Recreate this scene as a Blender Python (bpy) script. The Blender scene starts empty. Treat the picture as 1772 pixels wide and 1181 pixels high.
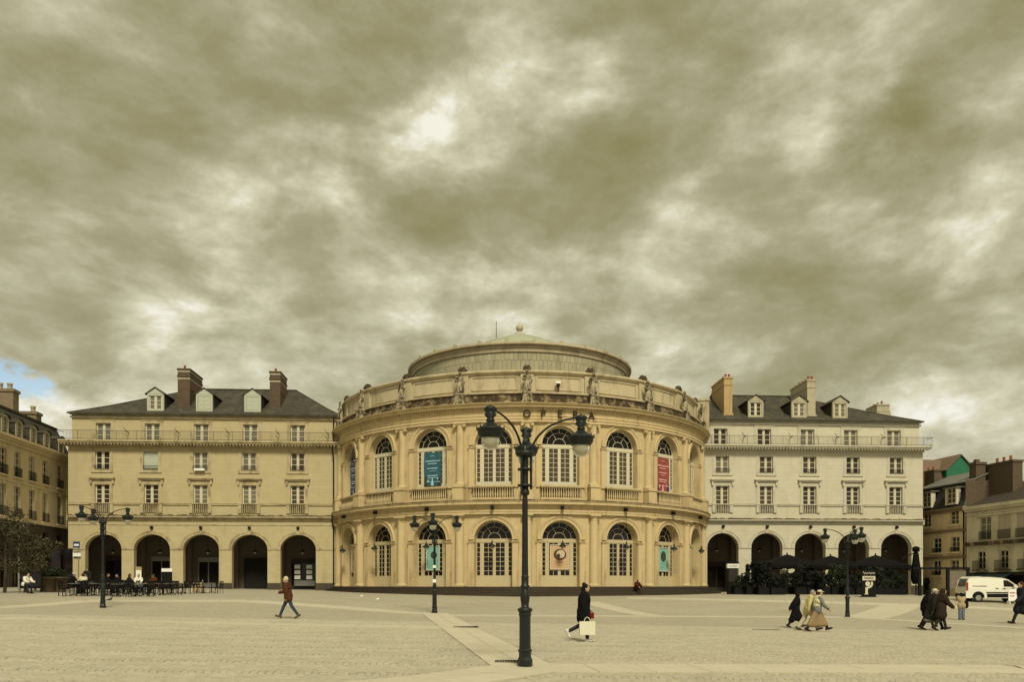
import bpy, math, random
from math import sin, cos, pi, radians, sqrt, atan2
from mathutils import Vector, Matrix
import numpy as np
R = random.Random(7)
SC = bpy.context.scene
COL = SC.collection

# ------------------------------------------------------------------ camera
F, HX, HY, EYE = 1400.0, 886.0, 1012.0, 1.6      # measured on the photograph (1772 px wide)
cam_d = bpy.data.cameras.new('camera'); cam = bpy.data.objects.new('camera', cam_d); COL.objects.link(cam)
cam.location = (0, 0, EYE); cam.rotation_euler = (pi/2, 0, 0)
cam_d.sensor_width = 36; cam_d.lens = 36*F/1772; cam_d.shift_y = (HY-590.5)/1772
cam_d.clip_start = .1; cam_d.clip_end = 6000
SC.camera = cam

# ------------------------------------------------------------------ world: overcast sky
W = bpy.data.worlds.new('World'); SC.world = W; W.use_nodes = True
nt = W.node_tree; nt.nodes.clear()
SC_EXP = 1.22                                     # the exposure set below: the picture is exposed for the square
SUN_EL, SUN_AZ = radians(48), radians(168)       # azimuth clockwise from +Y: behind the camera, to the left
def N(t, kind, **kw):
    n = t.nodes.new(kind)
    for k, v in kw.items(): setattr(n, k, v)
    return n
def mth(t, op, a, b=None, c=None, clamp=False):
    n = N(t, 'ShaderNodeMath', operation=op); n.use_clamp = clamp
    for i, x in enumerate((a, b, c)):
        if x is None: continue
        if isinstance(x, (int, float)): n.inputs[i].default_value = x
        else: t.links.new(x, n.inputs[i])
    return n.outputs[0]
def vmth(t, op, a, b=None):
    n = N(t, 'ShaderNodeVectorMath', operation=op)
    for i, x in enumerate((a, b)):
        if x is None: continue
        if isinstance(x, (tuple, list)): n.inputs[i].default_value = x
        elif isinstance(x, (int, float)): n.inputs[i].default_value = (x, x, x)
        else: t.links.new(x, n.inputs[i])
    return n
def noise(t, vec, scale, detail=4, rough=.55, dist=0.):
    n = N(t, 'ShaderNodeTexNoise'); n.inputs['Scale'].default_value = scale
    n.inputs['Detail'].default_value = detail; n.inputs['Roughness'].default_value = rough
    n.inputs['Distortion'].default_value = dist
    if vec is not None: t.links.new(vec, n.inputs['Vector'])
    return n
def ramp(t, fac, stops, interp='LINEAR'):
    n = N(t, 'ShaderNodeValToRGB'); cr = n.color_ramp; cr.interpolation = interp
    while len(cr.elements) < len(stops): cr.elements.new(.5)
    for e, (p, c) in zip(cr.elements, stops): e.position = p; e.color = (*c, 1)
    t.links.new(fac, n.inputs[0]); return n.outputs[0]
def mixc(t, fac, a, b, mode='MIX'):
    n = N(t, 'ShaderNodeMix', data_type='RGBA', blend_type=mode)
    for s, x in ((n.inputs[0], fac), (n.inputs[6], a), (n.inputs[7], b)):
        if isinstance(x, (int, float)): s.default_value = x
        elif isinstance(x, (tuple, list)): s.default_value = (*x, 1) if len(x) == 3 else x
        else: t.links.new(x, s)
    return n.outputs[2]
def lin(r, g, b):
    f = lambda c: ((c/255+.055)/1.055)**2.4 if c > 10 else c/255/12.92
    return (f(r), f(g), f(b))
tc = N(nt, 'ShaderNodeTexCoord').outputs['Generated']
sep = N(nt, 'ShaderNodeSeparateXYZ'); nt.links.new(tc, sep.inputs[0])
zc = mth(nt, 'ADD', mth(nt, 'MAXIMUM', sep.outputs[2], 0.), .24)
cmb = N(nt, 'ShaderNodeCombineXYZ')
nt.links.new(mth(nt, 'DIVIDE', sep.outputs[0], zc), cmb.inputs[0]); nt.links.new(mth(nt, 'DIVIDE', sep.outputs[1], zc), cmb.inputs[1])
P = vmth(nt, 'ADD', cmb.outputs[0], (5.3, 2.1, 0.)).outputs[0]
wn = noise(nt, P, 1.3, 3)
wv = vmth(nt, 'SCALE', vmth(nt, 'SUBTRACT', wn.outputs['Color'], (.5, .5, .5)).outputs[0]); wv.inputs['Scale'].default_value = .35
PW = vmth(nt, 'ADD', P, wv.outputs[0]).outputs[0]
n1 = noise(nt, PW, 2.6, 10, .58).outputs['Fac']
n2 = noise(nt, PW, .8, 4).outputs['Fac']
n3 = noise(nt, PW, 6.5, 9, .66).outputs['Fac']
puff = noise(nt, vmth(nt, 'MULTIPLY', tc, (1., 1., 1.9)).outputs[0], 5.5, 9, .6, .25).outputs['Fac']
puff2 = noise(nt, vmth(nt, 'MULTIPLY', tc, (1., 1., 1.9)).outputs[0], 15., 6, .58).outputs['Fac']
dens = mth(nt, 'ADD', mth(nt, 'ADD', mth(nt, 'MULTIPLY', n1, .22), mth(nt, 'MULTIPLY', n2, .14)), mth(nt, 'MULTIPLY', n3, .08))
dens = mth(nt, 'ADD', dens, mth(nt, 'ADD', mth(nt, 'MULTIPLY', puff, .40), mth(nt, 'MULTIPLY', puff2, .16)))
# the larger lit and dark banks of this cloud sheet: (direction through photo x, y; reach in degrees; change)
wd = vmth(nt, 'SCALE', vmth(nt, 'SUBTRACT', noise(nt, vmth(nt, 'MULTIPLY', tc, (1., 1., 1.7)).outputs[0], 6.5, 8, .62).outputs['Color'], (.5, .5, .5)).outputs[0]); wd.inputs['Scale'].default_value = .17
DW = vmth(nt, 'NORMALIZE', vmth(nt, 'ADD', tc, wd.outputs[0]).outputs[0]).outputs[0]
BANKS = [(1010,145,2.6,-.10),(1440,160,3.2,-.06),(1460,275,2.6,-.07),(1530,130,2,-.05),(550,285,3.6,-.14),(760,230,3.5,-.10),(880,290,3.5,-.11),(1690,365,4,-.12),(860,495,3.4,-.13),(690,540,3,-.04),(340,600,5,-.05),(1110,380,3,-.03),
 (880,20,3,-.05),(985,60,5,.06),(1230,400,4,-.04),(1750,240,3,-.08),(480,560,7,-.05),(1120,510,4,-.07),
 (580,200,4.5,.11),(840,395,5,.15),(1030,265,3,.06),(1540,245,2.5,.12),(1720,300,3.5,.13),(330,440,9,.03),(130,160,14,.015),(1330,330,4,.03),
 (250,290,9,.02),(700,120,5,.05),(1500,430,7,.02),(1500,560,8,.03),(1250,120,5,.04)]
acc = dens
for (bx, by, wdeg, amt) in BANKS:
    d = Vector(((bx-HX)/F, 1, (HY-by)/F)).normalized()
    dp = vmth(nt, 'DOT_PRODUCT', DW, tuple(d)).outputs['Value']
    ang2 = mth(nt, 'MULTIPLY', mth(nt, 'SUBTRACT', 1., dp), 2./radians(wdeg)**2)
    g = mth(nt, 'POWER', 2.718, mth(nt, 'MULTIPLY', ang2, -1.))
    acc = mth(nt, 'ADD', acc, mth(nt, 'MULTIPLY', g, amt))
# thinner, paler cloud low down
low = mth(nt, 'POWER', mth(nt, 'SUBTRACT', 1., mth(nt, 'MAXIMUM', sep.outputs[2], 0.)), 9.)
acc = mth(nt, 'SUBTRACT', acc, mth(nt, 'MULTIPLY', low, .16))
acc = mth(nt, 'ADD', mth(nt, 'MULTIPLY', mth(nt, 'SUBTRACT', acc, .485), 1.65), .445)
cl = ramp(nt, acc, [(.29, lin(246,243,226)), (.36, lin(214,208,176)), (.42, lin(191,185,153)), (.49, lin(169,163,128)), (.58, lin(154,148,108)), (.70, lin(140,133,86)), (.90, lin(120,113,62))])
sky = N(nt, 'ShaderNodeTexSky', sky_type='NISHITA', sun_disc=False, sun_elevation=SUN_EL, sun_rotation=SUN_AZ)
sky.air_density = 1.; sky.dust_density = 2.
CLV = vmth(nt, 'SCALE', mixc(nt, mth(nt, 'MULTIPLY', low, .9), cl, vmth(nt, 'MULTIPLY', cl, (.97, 1., 1.22)).outputs[0])); CLV.inputs['Scale'].default_value = 10./2**SC_EXP
# one small break of blue low on the left
d = Vector(((8-HX)/F, 1, (HY-646)/F)).normalized()
gv_ = vmth(nt, 'LENGTH', vmth(nt, 'MULTIPLY', vmth(nt, 'SUBTRACT', DW, tuple(d)).outputs[0], (1., 1., 2.3)).outputs[0]).outputs['Value']
gap = mth(nt, 'POWER', 2.718, mth(nt, 'MULTIPLY', mth(nt, 'POWER', gv_, 2.), -1./.042**2))
gap = mth(nt, 'MULTIPLY', mth(nt, 'SUBTRACT', gap, .2), 2.2, clamp=True)
skyt = vmth(nt, 'MULTIPLY', sky.outputs[0], (.80, .76, .66)).outputs[0]
cov = mth(nt, 'SUBTRACT', .97, mth(nt, 'MULTIPLY', gap, .9))
bg = N(nt, 'ShaderNodeBackground'); bg.inputs[1].default_value = .1
nt.links.new(mixc(nt, cov, skyt, CLV.outputs[0]), bg.inputs[0])
nt.links.new(bg.outputs[0], N(nt, 'ShaderNodeOutputWorld').inputs[0])
# ------------------------------------------------------------------ sun, view
sd = bpy.data.lights.new('sun', 'SUN'); sd.energy = 1.5; sd.angle = radians(13); sd.color = (1, .93, .72)
so = bpy.data.objects.new('sun', sd); COL.objects.link(so)
sdir = Vector((sin(SUN_AZ)*cos(SUN_EL), cos(SUN_AZ)*cos(SUN_EL), sin(SUN_EL)))
so.rotation_euler = sdir.to_track_quat('Z', 'Y').to_euler(); so.location = (0, -20, 60)
SC.view_settings.view_transform = 'Standard'; SC.view_settings.look = 'None'
SC.view_settings.exposure = SC_EXP; SC.view_settings.gamma = 1; SC.view_settings.use_curve_mapping = False

# ------------------------------------------------------------------ materials
MATS = {}
def mat(name, col, rough=.85, var=.12, scale=1.5, bump=0., bscale=30., stain=0., stain_col=(.06,.05,.03), sscale=(1.5,1.5,.25), metal=0., spec=.3, island=0., edge=(.5,.72), joints=None):
    if name in MATS: return MATS[name]
    m = bpy.data.materials.new(name); m.use_nodes = True; t = m.node_tree
    b = t.nodes['Principled BSDF']; b.inputs['Roughness'].default_value = rough
    b.inputs['Metallic'].default_value = metal; b.inputs['Specular IOR Level'].default_value = spec
    oc = N(t, 'ShaderNodeTexCoord').outputs['Object']
    c = None
    nz = noise(t, oc, scale, 6, .62).outputs['Fac']
    k = mth(t, 'ADD', mth(t, 'MULTIPLY', mth(t, 'SUBTRACT', nz, .5), var*3.2), 1.)
    if island:
        g = N(t, 'ShaderNodeNewGeometry')
        k = mth(t, 'MULTIPLY', k, mth(t, 'ADD', mth(t, 'MULTIPLY', mth(t, 'SUBTRACT', g.outputs['Random Per Island'], .5), island*2), 1.))
        oi = N(t, 'ShaderNodeObjectInfo')
        k = mth(t, 'MULTIPLY', k, mth(t, 'ADD', mth(t, 'MULTIPLY', mth(t, 'SUBTRACT', oi.outputs['Random'], .5), island*1.2), 1.))
    v = vmth(t, 'SCALE', tuple(col)); t.links.new(k, v.inputs['Scale']); c = v.outputs[0]
    if stain:
        mp = vmth(t, 'MULTIPLY', oc, sscale).outputs[0]
        sn = noise(t, mp, 1., 7, .65, .4).outputs['Fac']
        f = N(t, 'ShaderNodeMapRange'); f.inputs[1].default_value = edge[0]; f.inputs[2].default_value = edge[1]
        t.links.new(sn, f.inputs[0])
        c = mixc(t, mth(t, 'MULTIPLY', f.outputs[0], stain), c, stain_col)
    if joints:
        sp = N(t, 'ShaderNodeSeparateXYZ'); t.links.new(oc, sp.inputs[0]); cb = N(t, 'ShaderNodeCombineXYZ')
        jk = dict(bw=1.15, rh=.46, ms=.012, c2=(.95,.945,.93,1), mo=(.85,.82,.77,1))
        if joints == 'slate': jk = dict(bw=.34, rh=.21, ms=.014, c2=(.62,.62,.62,1), mo=(.5,.5,.5,1))
        if joints == 'round': u = mth(t, 'MULTIPLY', mth(t, 'ARCTAN2', sp.outputs[0], mth(t, 'MULTIPLY', sp.outputs[1], -1.)), 22.)
        else: u = sp.outputs[0]
        t.links.new(u, cb.inputs[0]); t.links.new(sp.outputs[2], cb.inputs[1])
        bt = N(t, 'ShaderNodeTexBrick'); t.links.new(cb.outputs[0], bt.inputs['Vector']); bt.inputs['Scale'].default_value = 1.
        bt.inputs['Brick Width'].default_value = jk['bw']; bt.inputs['Row Height'].default_value = jk['rh']; bt.inputs['Mortar Size'].default_value = jk['ms']
        bt.inputs['Color1'].default_value = (1,1,1,1); bt.inputs['Color2'].default_value = jk['c2']; bt.inputs['Mortar'].default_value = jk['mo']
        c = mixc(t, 1., c, bt.outputs['Color'], 'MULTIPLY')
    t.links.new(c, b.inputs['Base Color'])
    if bump:
        bn = N(t, 'ShaderNodeBump'); bn.inputs['Strength'].default_value = bump; bn.inputs['Distance'].default_value = .02
        t.links.new(noise(t, oc, bscale, 5).outputs['Fac'], bn.inputs['Height']); t.links.new(bn.outputs[0], b.inputs['Normal'])
    MATS[name] = m; return m
M = {}
M['opera'] = mat('opera_limestone', (.51,.402,.222), .9, .10, .9, .25, 14, .65, (.22,.145,.055), (1.3,1.3,.22), edge=(.53,.7))
M['operaw'] = mat('opera_limestone_ashlar', (.51,.402,.222), .9, .10, .9, .25, 14, .65, (.22,.145,.055), (1.3,1.3,.22), edge=(.53,.7), joints='round')
M['opera_d'] = mat('opera_weathered_and_shade_stone', (.36,.28,.16), .95, .25, 1.2, .4, 9, .95, (.04,.027,.014), (1.6,1.6,.9), edge=(.32,.52))  # weathered stone; also colours the painted shade behind balusters
M['opera_p'] = mat('opera_attic_stone', (.46,.39,.25), .9, .1, 1., .25, 14, .55, (.14,.10,.055), (.9,.9,.3), edge=(.5,.7))
M['drum'] = mat('drum_stone', (.36,.33,.215), .9, .1, 1., .2, 14, .6, (.17,.15,.085), (.8,.8,.3), island=.06)
M['wingl'] = mat('left_wing_render', (.45,.383,.224), .9, .08, .5, .12, 10, .5, (.30,.23,.12), (.8,.8,.16), edge=(.54,.74), joints='flat')
M['wingr'] = mat('right_wing_render', (.535,.50,.38), .9, .07, .5, .12, 10, .45, (.40,.33,.2), (.8,.8,.16), edge=(.54,.74), joints='flat')
M['triml'] = mat('left_trim_stone', (.435,.365,.215), .9, .1, 1.2, .2, 12, .7, (.16,.11,.055), (1.1,1.1,.7), edge=(.47,.66))
M['trimr'] = mat('right_trim_stone', (.485,.455,.345), .9, .08, 1.2, .2, 12, .5, (.25,.19,.1), (1.1,1.1,.7))
M['plinth'] = mat('granite_plinth', (.065,.053,.036), .9, .2, 2., .3, 20, .5, (.05,.04,.03))
M['step'] = mat('granite_step', (.05,.038,.024), .9, .22, 1.4, .3, 24, .5, (.08,.065,.045), (.5,.5,2.))
M['white'] = mat('white_painted_wood', (.54,.50,.36), .6, .04, 2.)
M['cream'] = mat('cream_painted_door', (.46,.39,.235), .65, .05, 2.)
M['shut'] = mat('pale_shutter', (.42,.44,.35), .7, .04, 2.)
M['slate'] = mat('slate_roof', (.062,.054,.038), .85, .25, 1.2, .5, 9, .7, (.12,.11,.07), (.6,.6,.5), edge=(.45,.7), joints='slate')
M['zinc'] = mat('zinc_sheet', (.17,.17,.15), .5, .12, 2., metal=.3)
M['copper'] = mat('green_copper', (.33,.355,.26), .6, .12, 1.2, .1, 8, .4, (.40,.42,.32))
M['lead'] = mat('lead_roof', (.22,.21,.16), .6, .12, 1.5)
M['iron'] = mat('lamp_green_iron', (.008,.012,.0105), .45, .15, 3., .1, 40, spec=.35)
M['black'] = mat('black_iron', (.008,.0075,.007), .6, .15, 3., spec=.15)
M['rail'] = mat('railing_iron', (.05,.045,.035), .6, .1, 3.)
M['brick'] = mat('brown_chimney_brick', (.095,.068,.042), .9, .3, 3., .4, 12)
M['brickr'] = mat('red_chimney_brick', (.14,.075,.05), .9, .2, 3., .4, 12)
M['chim'] = mat('ochre_chimney_render', (.42,.30,.14), .9, .12, 1.5, .2, 10, .5, (.2,.14,.07))
M['chimg'] = mat('grey_chimney_render', (.40,.36,.25), .9, .12, 1.5, .2, 10, .5, (.2,.17,.1))
M['terra'] = mat('terracotta_pot', (.32,.12,.07), .85, .15, 4.)
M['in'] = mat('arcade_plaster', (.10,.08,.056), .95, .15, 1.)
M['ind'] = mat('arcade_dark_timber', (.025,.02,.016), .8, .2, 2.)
M['sideb'] = mat('left_house_stone', (.52,.43,.26), .9, .08, .8, .15, 10, .5, (.2,.15,.09), (.8,.8,.25))
M['sided'] = mat('left_house_dark_granite', (.062,.047,.033), .95, .25, 1.4, .4, 10, .5, (.03,.024,.018))
M['hous'] = mat('right_house_render', (.66,.535,.32), .9, .1, .8, .15, 10, .5, (.24,.18,.11), (.7,.7,.25))
M['hous2'] = mat('right_house_stone', (.60,.545,.40), .9, .1, .8, .15, 10, .6, (.2,.16,.1), (.7,.7,.25))
M['sett'] = mat('granite_sett', (.38,.35,.265), .8, .11, .5, .2, 60, .35, (.24,.215,.155), (.9,.9,.9), edge=(.52,.7), island=.10)
M['slab'] = mat('pale_paving_slab', (.49,.45,.34), .8, .07, 1.6, .12, 40, .35, (.36,.32,.23), (.8,.8,.8), island=.05)
M['strip'] = mat('pale_paving_strip', (.455,.42,.318), .8, .06, .6, .1, 20, .3, (.38,.34,.25), (.5,.5,.5))
M['green'] = mat('shrub_leaf', (.025,.035,.013), .6, .35, 1.5, island=.4)
M['greend'] = mat('dark_conifer_leaf', (.010,.014,.007), .7, .35, 1.5, island=.4)
M['brown'] = mat('spring_tree_leaf', (.058,.050,.022), .6, .3, 1.5, island=.4)
M['bark'] = mat('bark', (.05,.038,.025), .9, .2, 4., .4, 30)
M['canvas'] = mat('black_canvas', (.0055,.005,.0048), .9, .2, 2., spec=.1)
M['wood'] = mat('pale_wood', (.36,.27,.15), .7, .15, 4.)
M['steel'] = mat('brushed_steel', (.35,.34,.3), .4, .05, 3., metal=.8)
M['paper'] = mat('white_print', (.75,.74,.68), .8, .03, 3.)
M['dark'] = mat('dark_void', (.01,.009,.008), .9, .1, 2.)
M['vanw'] = mat('white_car_paint', (.70,.68,.58), .3, .02, 1., spec=.5)
M['plast'] = mat('black_plastic', (.008,.0075,.007), .7, .1, 5., spec=.12)
M['rubber'] = mat('tyre_rubber', (.018,.017,.016), .85, .1, 5.)
M['redl'] = mat('red_tail_lens', (.30,.02,.015), .25, .05, 5.)
M['gilt'] = mat('bronze_letter', (.03,.018,.008), .5, .1, 5., metal=.3)
M['statue'] = mat('statue_stone', (.36,.305,.20), .95, .25, 2., .4, 10, .95, (.04,.03,.015), (2.6,2.6,1.3), edge=(.45,.56))  # heavy dark weathering blotches also paint in the figures' shading
M['skin'] = mat('skin', (.50,.32,.21), .6, .05, 6.)
def glassmat(name, col, rough=.1, var=.3):
    return mat(name, col, rough, var, .7, spec=.22)
M['glass'] = glassmat('dark_window_glass', (.012,.009,.007))
M['glassm'] = glassmat('dim_window_glass', (.042,.034,.023), .12, .4)
M['glassg'] = glassmat('curtained_window_glass', (.16,.15,.115), .15, .25)
M['glassb'] = glassmat('brown_window_glass', (.075,.058,.038), .15, .3)
def bowlmat():
    m = bpy.data.materials.new('lamp_bowl_glass'); m.use_nodes = True; b = m.node_tree.nodes['Principled BSDF']
    b.inputs['Base Color'].default_value = (.60,.57,.44,1); b.inputs['Roughness'].default_value = .15
    b.inputs['Transmission Weight'].default_value = .6; b.inputs['IOR'].default_value = 1.2
    return m
M['bowl'] = bowlmat()

# ------------------------------------------------------------------ mesh builder
class MB:
    def __init__(s): s.v = []; s.f = []; s.sm = []; s.mi = []
    def add(s, vs, fs, smooth=False, mi=0):
        o = len(s.v); s.v += [tuple(p) for p in vs]
        for f in fs: s.f.append([i+o for i in f]); s.sm.append(smooth); s.mi.append(mi)
        return s
    def quad(s, a, b, c, d, mi=0): return s.add([a, b, c, d], [[0, 1, 2, 3]], False, mi)
    def box(s, x0, x1, y0, y1, z0, z1, T=None, mi=0):
        vs = [(x, y, z) for z in (z0, z1) for y in (y0, y1) for x in (x0, x1)]
        if T is not None: vs = [tuple(T @ Vector(p)) for p in vs]
        return s.add(vs, [[0,2,3,1],[4,5,7,6],[0,1,5,4],[1,3,7,5],[3,2,6,7],[2,0,4,6]], False, mi)
    def tube(s, pts, rad, n=8, caps=True, mi=0):
        pts = [Vector(p) for p in pts]
        if isinstance(rad, (int, float)): rad = [rad]*len(pts)
        rings = []; up = None
        for i, p in enumerate(pts):
            d = (pts[min(i+1, len(pts)-1)]-pts[max(i-1, 0)])
            d = d.normalized() if d.length > 1e-9 else Vector((0,0,1))
            if up is None: up = d.orthogonal().normalized()
            up = (up-d*up.dot(d)); up = up.normalized() if up.length > 1e-6 else d.orthogonal().normalized()
            q = d.cross(up)
            rings.append([p+(up*cos(2*pi*k/n)+q*sin(2*pi*k/n))*rad[i] for k in range(n)])
        vs = [p for r in rings for p in r]
        fs = [[i*n+k, i*n+(k+1)%n, (i+1)*n+(k+1)%n, (i+1)*n+k] for i in range(len(pts)-1) for k in range(n)]
        s.add(vs, fs, True, mi)
        if caps: s.add(rings[0][::-1], [list(range(n))], False, mi); s.add(rings[-1], [list(range(n))], False, mi)
        return s
    def lathe(s, prof, n=16, c=(0,0,0), a0=0., a1=2*pi, smooth=True, mi=0, cap=True):
        full = abs(a1-a0-2*pi) < 1e-6; m = n if full else n+1
        vs = []
        for (r, z) in prof:
            for k in range(m):
                a = a0+(a1-a0)*k/n; vs.append((c[0]+r*cos(a), c[1]+r*sin(a), c[2]+z))
        fs = []
        for i in range(len(prof)-1):
            for k in range(n):
                k2 = (k+1) % m
                fs.append([i*m+k, i*m+k2, (i+1)*m+k2, (i+1)*m+k])
        s.add(vs, fs, smooth, mi)
        if full and cap:
            if prof[0][0] > 1e-4: s.add(vs[:m][::-1], [list(range(m))], False, mi)
            if prof[-1][0] > 1e-4: s.add(vs[-m:], [list(range(m))], False, mi)
        return s
    def ring(s, prof, p0, p1, n, smooth=True, closed=True, mi=0):
        """sweep an (r, z) profile round the rotunda axis from angle p0 to p1 (from -Y towards +X)"""
        m = len(prof); vs = []; fs = []
        for k in range(n+1):
            a = p0+(p1-p0)*k/n
            for (r, z) in prof: vs.append((r*sin(a), -r*cos(a), z))
        e = m if closed else m-1
        for k in range(n):
            for i in range(e):
                j = (i+1) % m
                fs.append([k*m+i, (k+1)*m+i, (k+1)*m+j, k*m+j])
        # keep profile corners crisp: each profile edge gets its own vertices
        V2 = []; F2 = []
        for f in fs:
            V2 += [vs[i] for i in f]; F2.append([len(V2)-4+i for i in range(4)])
        return s.add(V2, F2, False, mi)
    def prism(s, poly, y0, y1, T=None, mi=0):
        """extrude a polygon given in (x, z) between y0 and y1"""
        n = len(poly); vs = [(x, y0, z) for x, z in poly]+[(x, y1, z) for x, z in poly]
        if T is not None: vs = [tuple(T @ Vector(p)) for p in vs]
        fs = [list(range(n)), list(range(2*n-1, n-1, -1))]+[[(i+1) % n, i, i+n, (i+1) % n+n] for i in range(n)]
        return s.add(vs, fs, False, mi)
    def ball(s, c, r, n=8, m=6, sc=(1,1,1), mi=0):
        prof = [(r*sin(pi*i/m)+(1e-5), -r*cos(pi*i/m)) for i in range(m+1)]
        vs = []
        for (q, z) in prof:
            for k in range(n): vs.append((c[0]+q*cos(2*pi*k/n)*sc[0], c[1]+q*sin(2*pi*k/n)*sc[1], c[2]+z*sc[2]))
        fs = [[i*n+k, i*n+(k+1)%n, (i+1)*n+(k+1)%n, (i+1)*n+k] for i in range(m) for k in range(n)]
        return s.add(vs, fs, True, mi)
    def mesh(s, name, mats):
        me = bpy.data.meshes.new(name); me.from_pydata(s.v, [], s.f)
        if not isinstance(mats, (list, tuple)): mats = [mats]
        for m in mats: me.materials.append(m)
        me.polygons.foreach_set('use_smooth', s.sm); me.polygons.foreach_set('material_index', s.mi)
        me.update(); return me
    def build(s, name, mats, parent=None, loc=(0,0,0), rz=0.):
        return link(name, s.mesh(name, mats), parent, loc, rz)
def link(name, me, parent=None, loc=(0,0,0), rz=0.):
    o = bpy.data.objects.new(name, me); COL.objects.link(o); o.parent = parent
    o.location = loc; o.rotation_euler = (0, 0, rz); return o
def thing(name, label, cat, loc=(0,0,0), rz=0., group=None):
    o = bpy.data.objects.new(name, None); COL.objects.link(o); o.location = loc; o.rotation_euler = (0,0,rz)
    o.empty_display_size = .3
    return tag(o, label, cat, group)
def tag(o, label, cat, group=None):
    o['label'] = label; o['category'] = cat
    if group: o['group'] = group
    return o
def kids(o): return [c for c in COL.objects if c.parent == o]
KID = {}
def dup(root, loc, rz=0., label=None, group=None, scale=None):
    r = root.copy(); COL.objects.link(r); r.location = loc; r.rotation_euler = (0, 0, rz)
    if label: r['label'] = label
    if group: r['group'] = group
    if scale: r.scale = (scale,)*3
    def rec(a, b):
        for ch in list(a.children):
            c = ch.copy(); COL.objects.link(c); c.parent = b; rec(ch, c)
    rec(root, r); return r
def tri(o): return o

# ------------------------------------------------------------------ the lie of the ground
def sstep(a, b, x): t = min(1, max(0, (x-a)/(b-a))); return t*t*(3-2*t)
def G(x, y):
    yy = min(max(y, -20), 130); xx = min(max(x, -75), 75)
    near = -.05+.0045*(min(yy, 60)-16)-.0176*xx
    far = .63+.006*(yy-66)-(.016*xx if xx < 0 else -.003*xx)-.03*max(0, xx-30)
    y0 = 41+3*math.tanh(xx/8); u = sstep(y0, y0+15.5+3.5*math.tanh(xx/8), yy)
    return near*(1-u)+far*u
U = .85                                             # buildings scaled about the camera by this factor (set by people, van and doors)
def cam_scaled(p): return Vector((p[0]*U, p[1]*U, EYE+(p[2]-EYE)*U))
def GS(x, y): return EYE+(G(x*U, y*U)-EYE)/U        # the ground in the buildings' coordinates before scaling about the camera
def scale_about_cam(o): o.location = cam_scaled(o.location); o.scale = o.scale*U
def gpx(px, py):
    """ground point seen at a measured photo position"""
    k = (px-HX)/F; m = (HY-py)/F; a, b = 4., 400.
    f = lambda t: EYE+m*t-G(k*t, t)
    for _ in range(60):
        c = (a+b)/2
        if f(c) > 0: a = c
        else: b = c
    return Vector((k*a, a, G(k*a, a)))
def wpx(px, py, Y): return ((px-HX)/F*Y, EYE+(HY-py)*Y/F)
# ================================================================== GROUND
def gmat():
    m = bpy.data.materials.new('sett_paving'); m.use_nodes = True; t = m.node_tree; b = t.nodes['Principled BSDF']
    oc = N(t, 'ShaderNodeTexCoord').outputs['Object']
    vo = N(t, 'ShaderNodeTexVoronoi', feature='F1'); vo.inputs['Scale'].default_value = 7.; t.links.new(oc, vo.inputs['Vector'])
    vd = N(t, 'ShaderNodeTexVoronoi', feature='DISTANCE_TO_EDGE'); vd.inputs['Scale'].default_value = 7.; t.links.new(oc, vd.inputs['Vector'])
    j = N(t, 'ShaderNodeMapRange'); j.inputs[1].default_value = .0; j.inputs[2].default_value = .10; t.links.new(vd.outputs['Distance'], j.inputs[0])
    big = noise(t, oc, .18, 5, .6).outputs['Fac']; med = noise(t, vmth(t, 'MULTIPLY', oc, (.5, 2.2, 1)).outputs[0], .7, 4, .6).outputs['Fac']
    k = mth(t, 'ADD', mth(t, 'ADD', .62, mth(t, 'MULTIPLY', big, .42)), mth(t, 'MULTIPLY', med, .32))
    sx = N(t, 'ShaderNodeSeparateColor'); t.links.new(vo.outputs['Color'], sx.inputs[0])
    k = mth(t, 'MULTIPLY', k, mth(t, 'ADD', .9, mth(t, 'MULTIPLY', sx.outputs[0], .2)))
    v = vmth(t, 'SCALE', (.375, .345, .262)); t.links.new(k, v.inputs['Scale'])
    t.links.new(mixc(t, j.outputs[0], (.28, .255, .19), v.outputs[0]), b.inputs['Base Color'])
    bn = N(t, 'ShaderNodeBump'); bn.inputs['Strength'].default_value = .5; bn.inputs['Distance'].default_value = .02
    t.links.new(j.outputs[0], bn.inputs['Height']); t.links.new(bn.outputs[0], b.inputs['Normal'])
    b.inputs['Roughness'].default_value = .85; b.inputs['Specular IOR Level'].default_value = .25
    return m
def axis(lo, hi, st, far): return [-f for f in far[::-1]]+[lo+i*st for i in range(int((hi-lo)/st)+1)]+far
xs = [-900, -300, -140]+[-75+2.5*i for i in range(61)]+[140, 300, 900]
ys = [-300, -100, -40]+[-20+2.5*i for i in range(61)]+[180, 400, 1200]
gv = [(x, y, G(x, y)) for y in ys for x in xs]; nx = len(xs)
gf = [[j*nx+i, j*nx+i+1, (j+1)*nx+i+1, (j+1)*nx+i] for j in range(len(ys)-1) for i in range(nx-1)]
ground = MB().add(gv, gf, True).build('ground', gmat()); ground['kind'] = 'structure'

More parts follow.
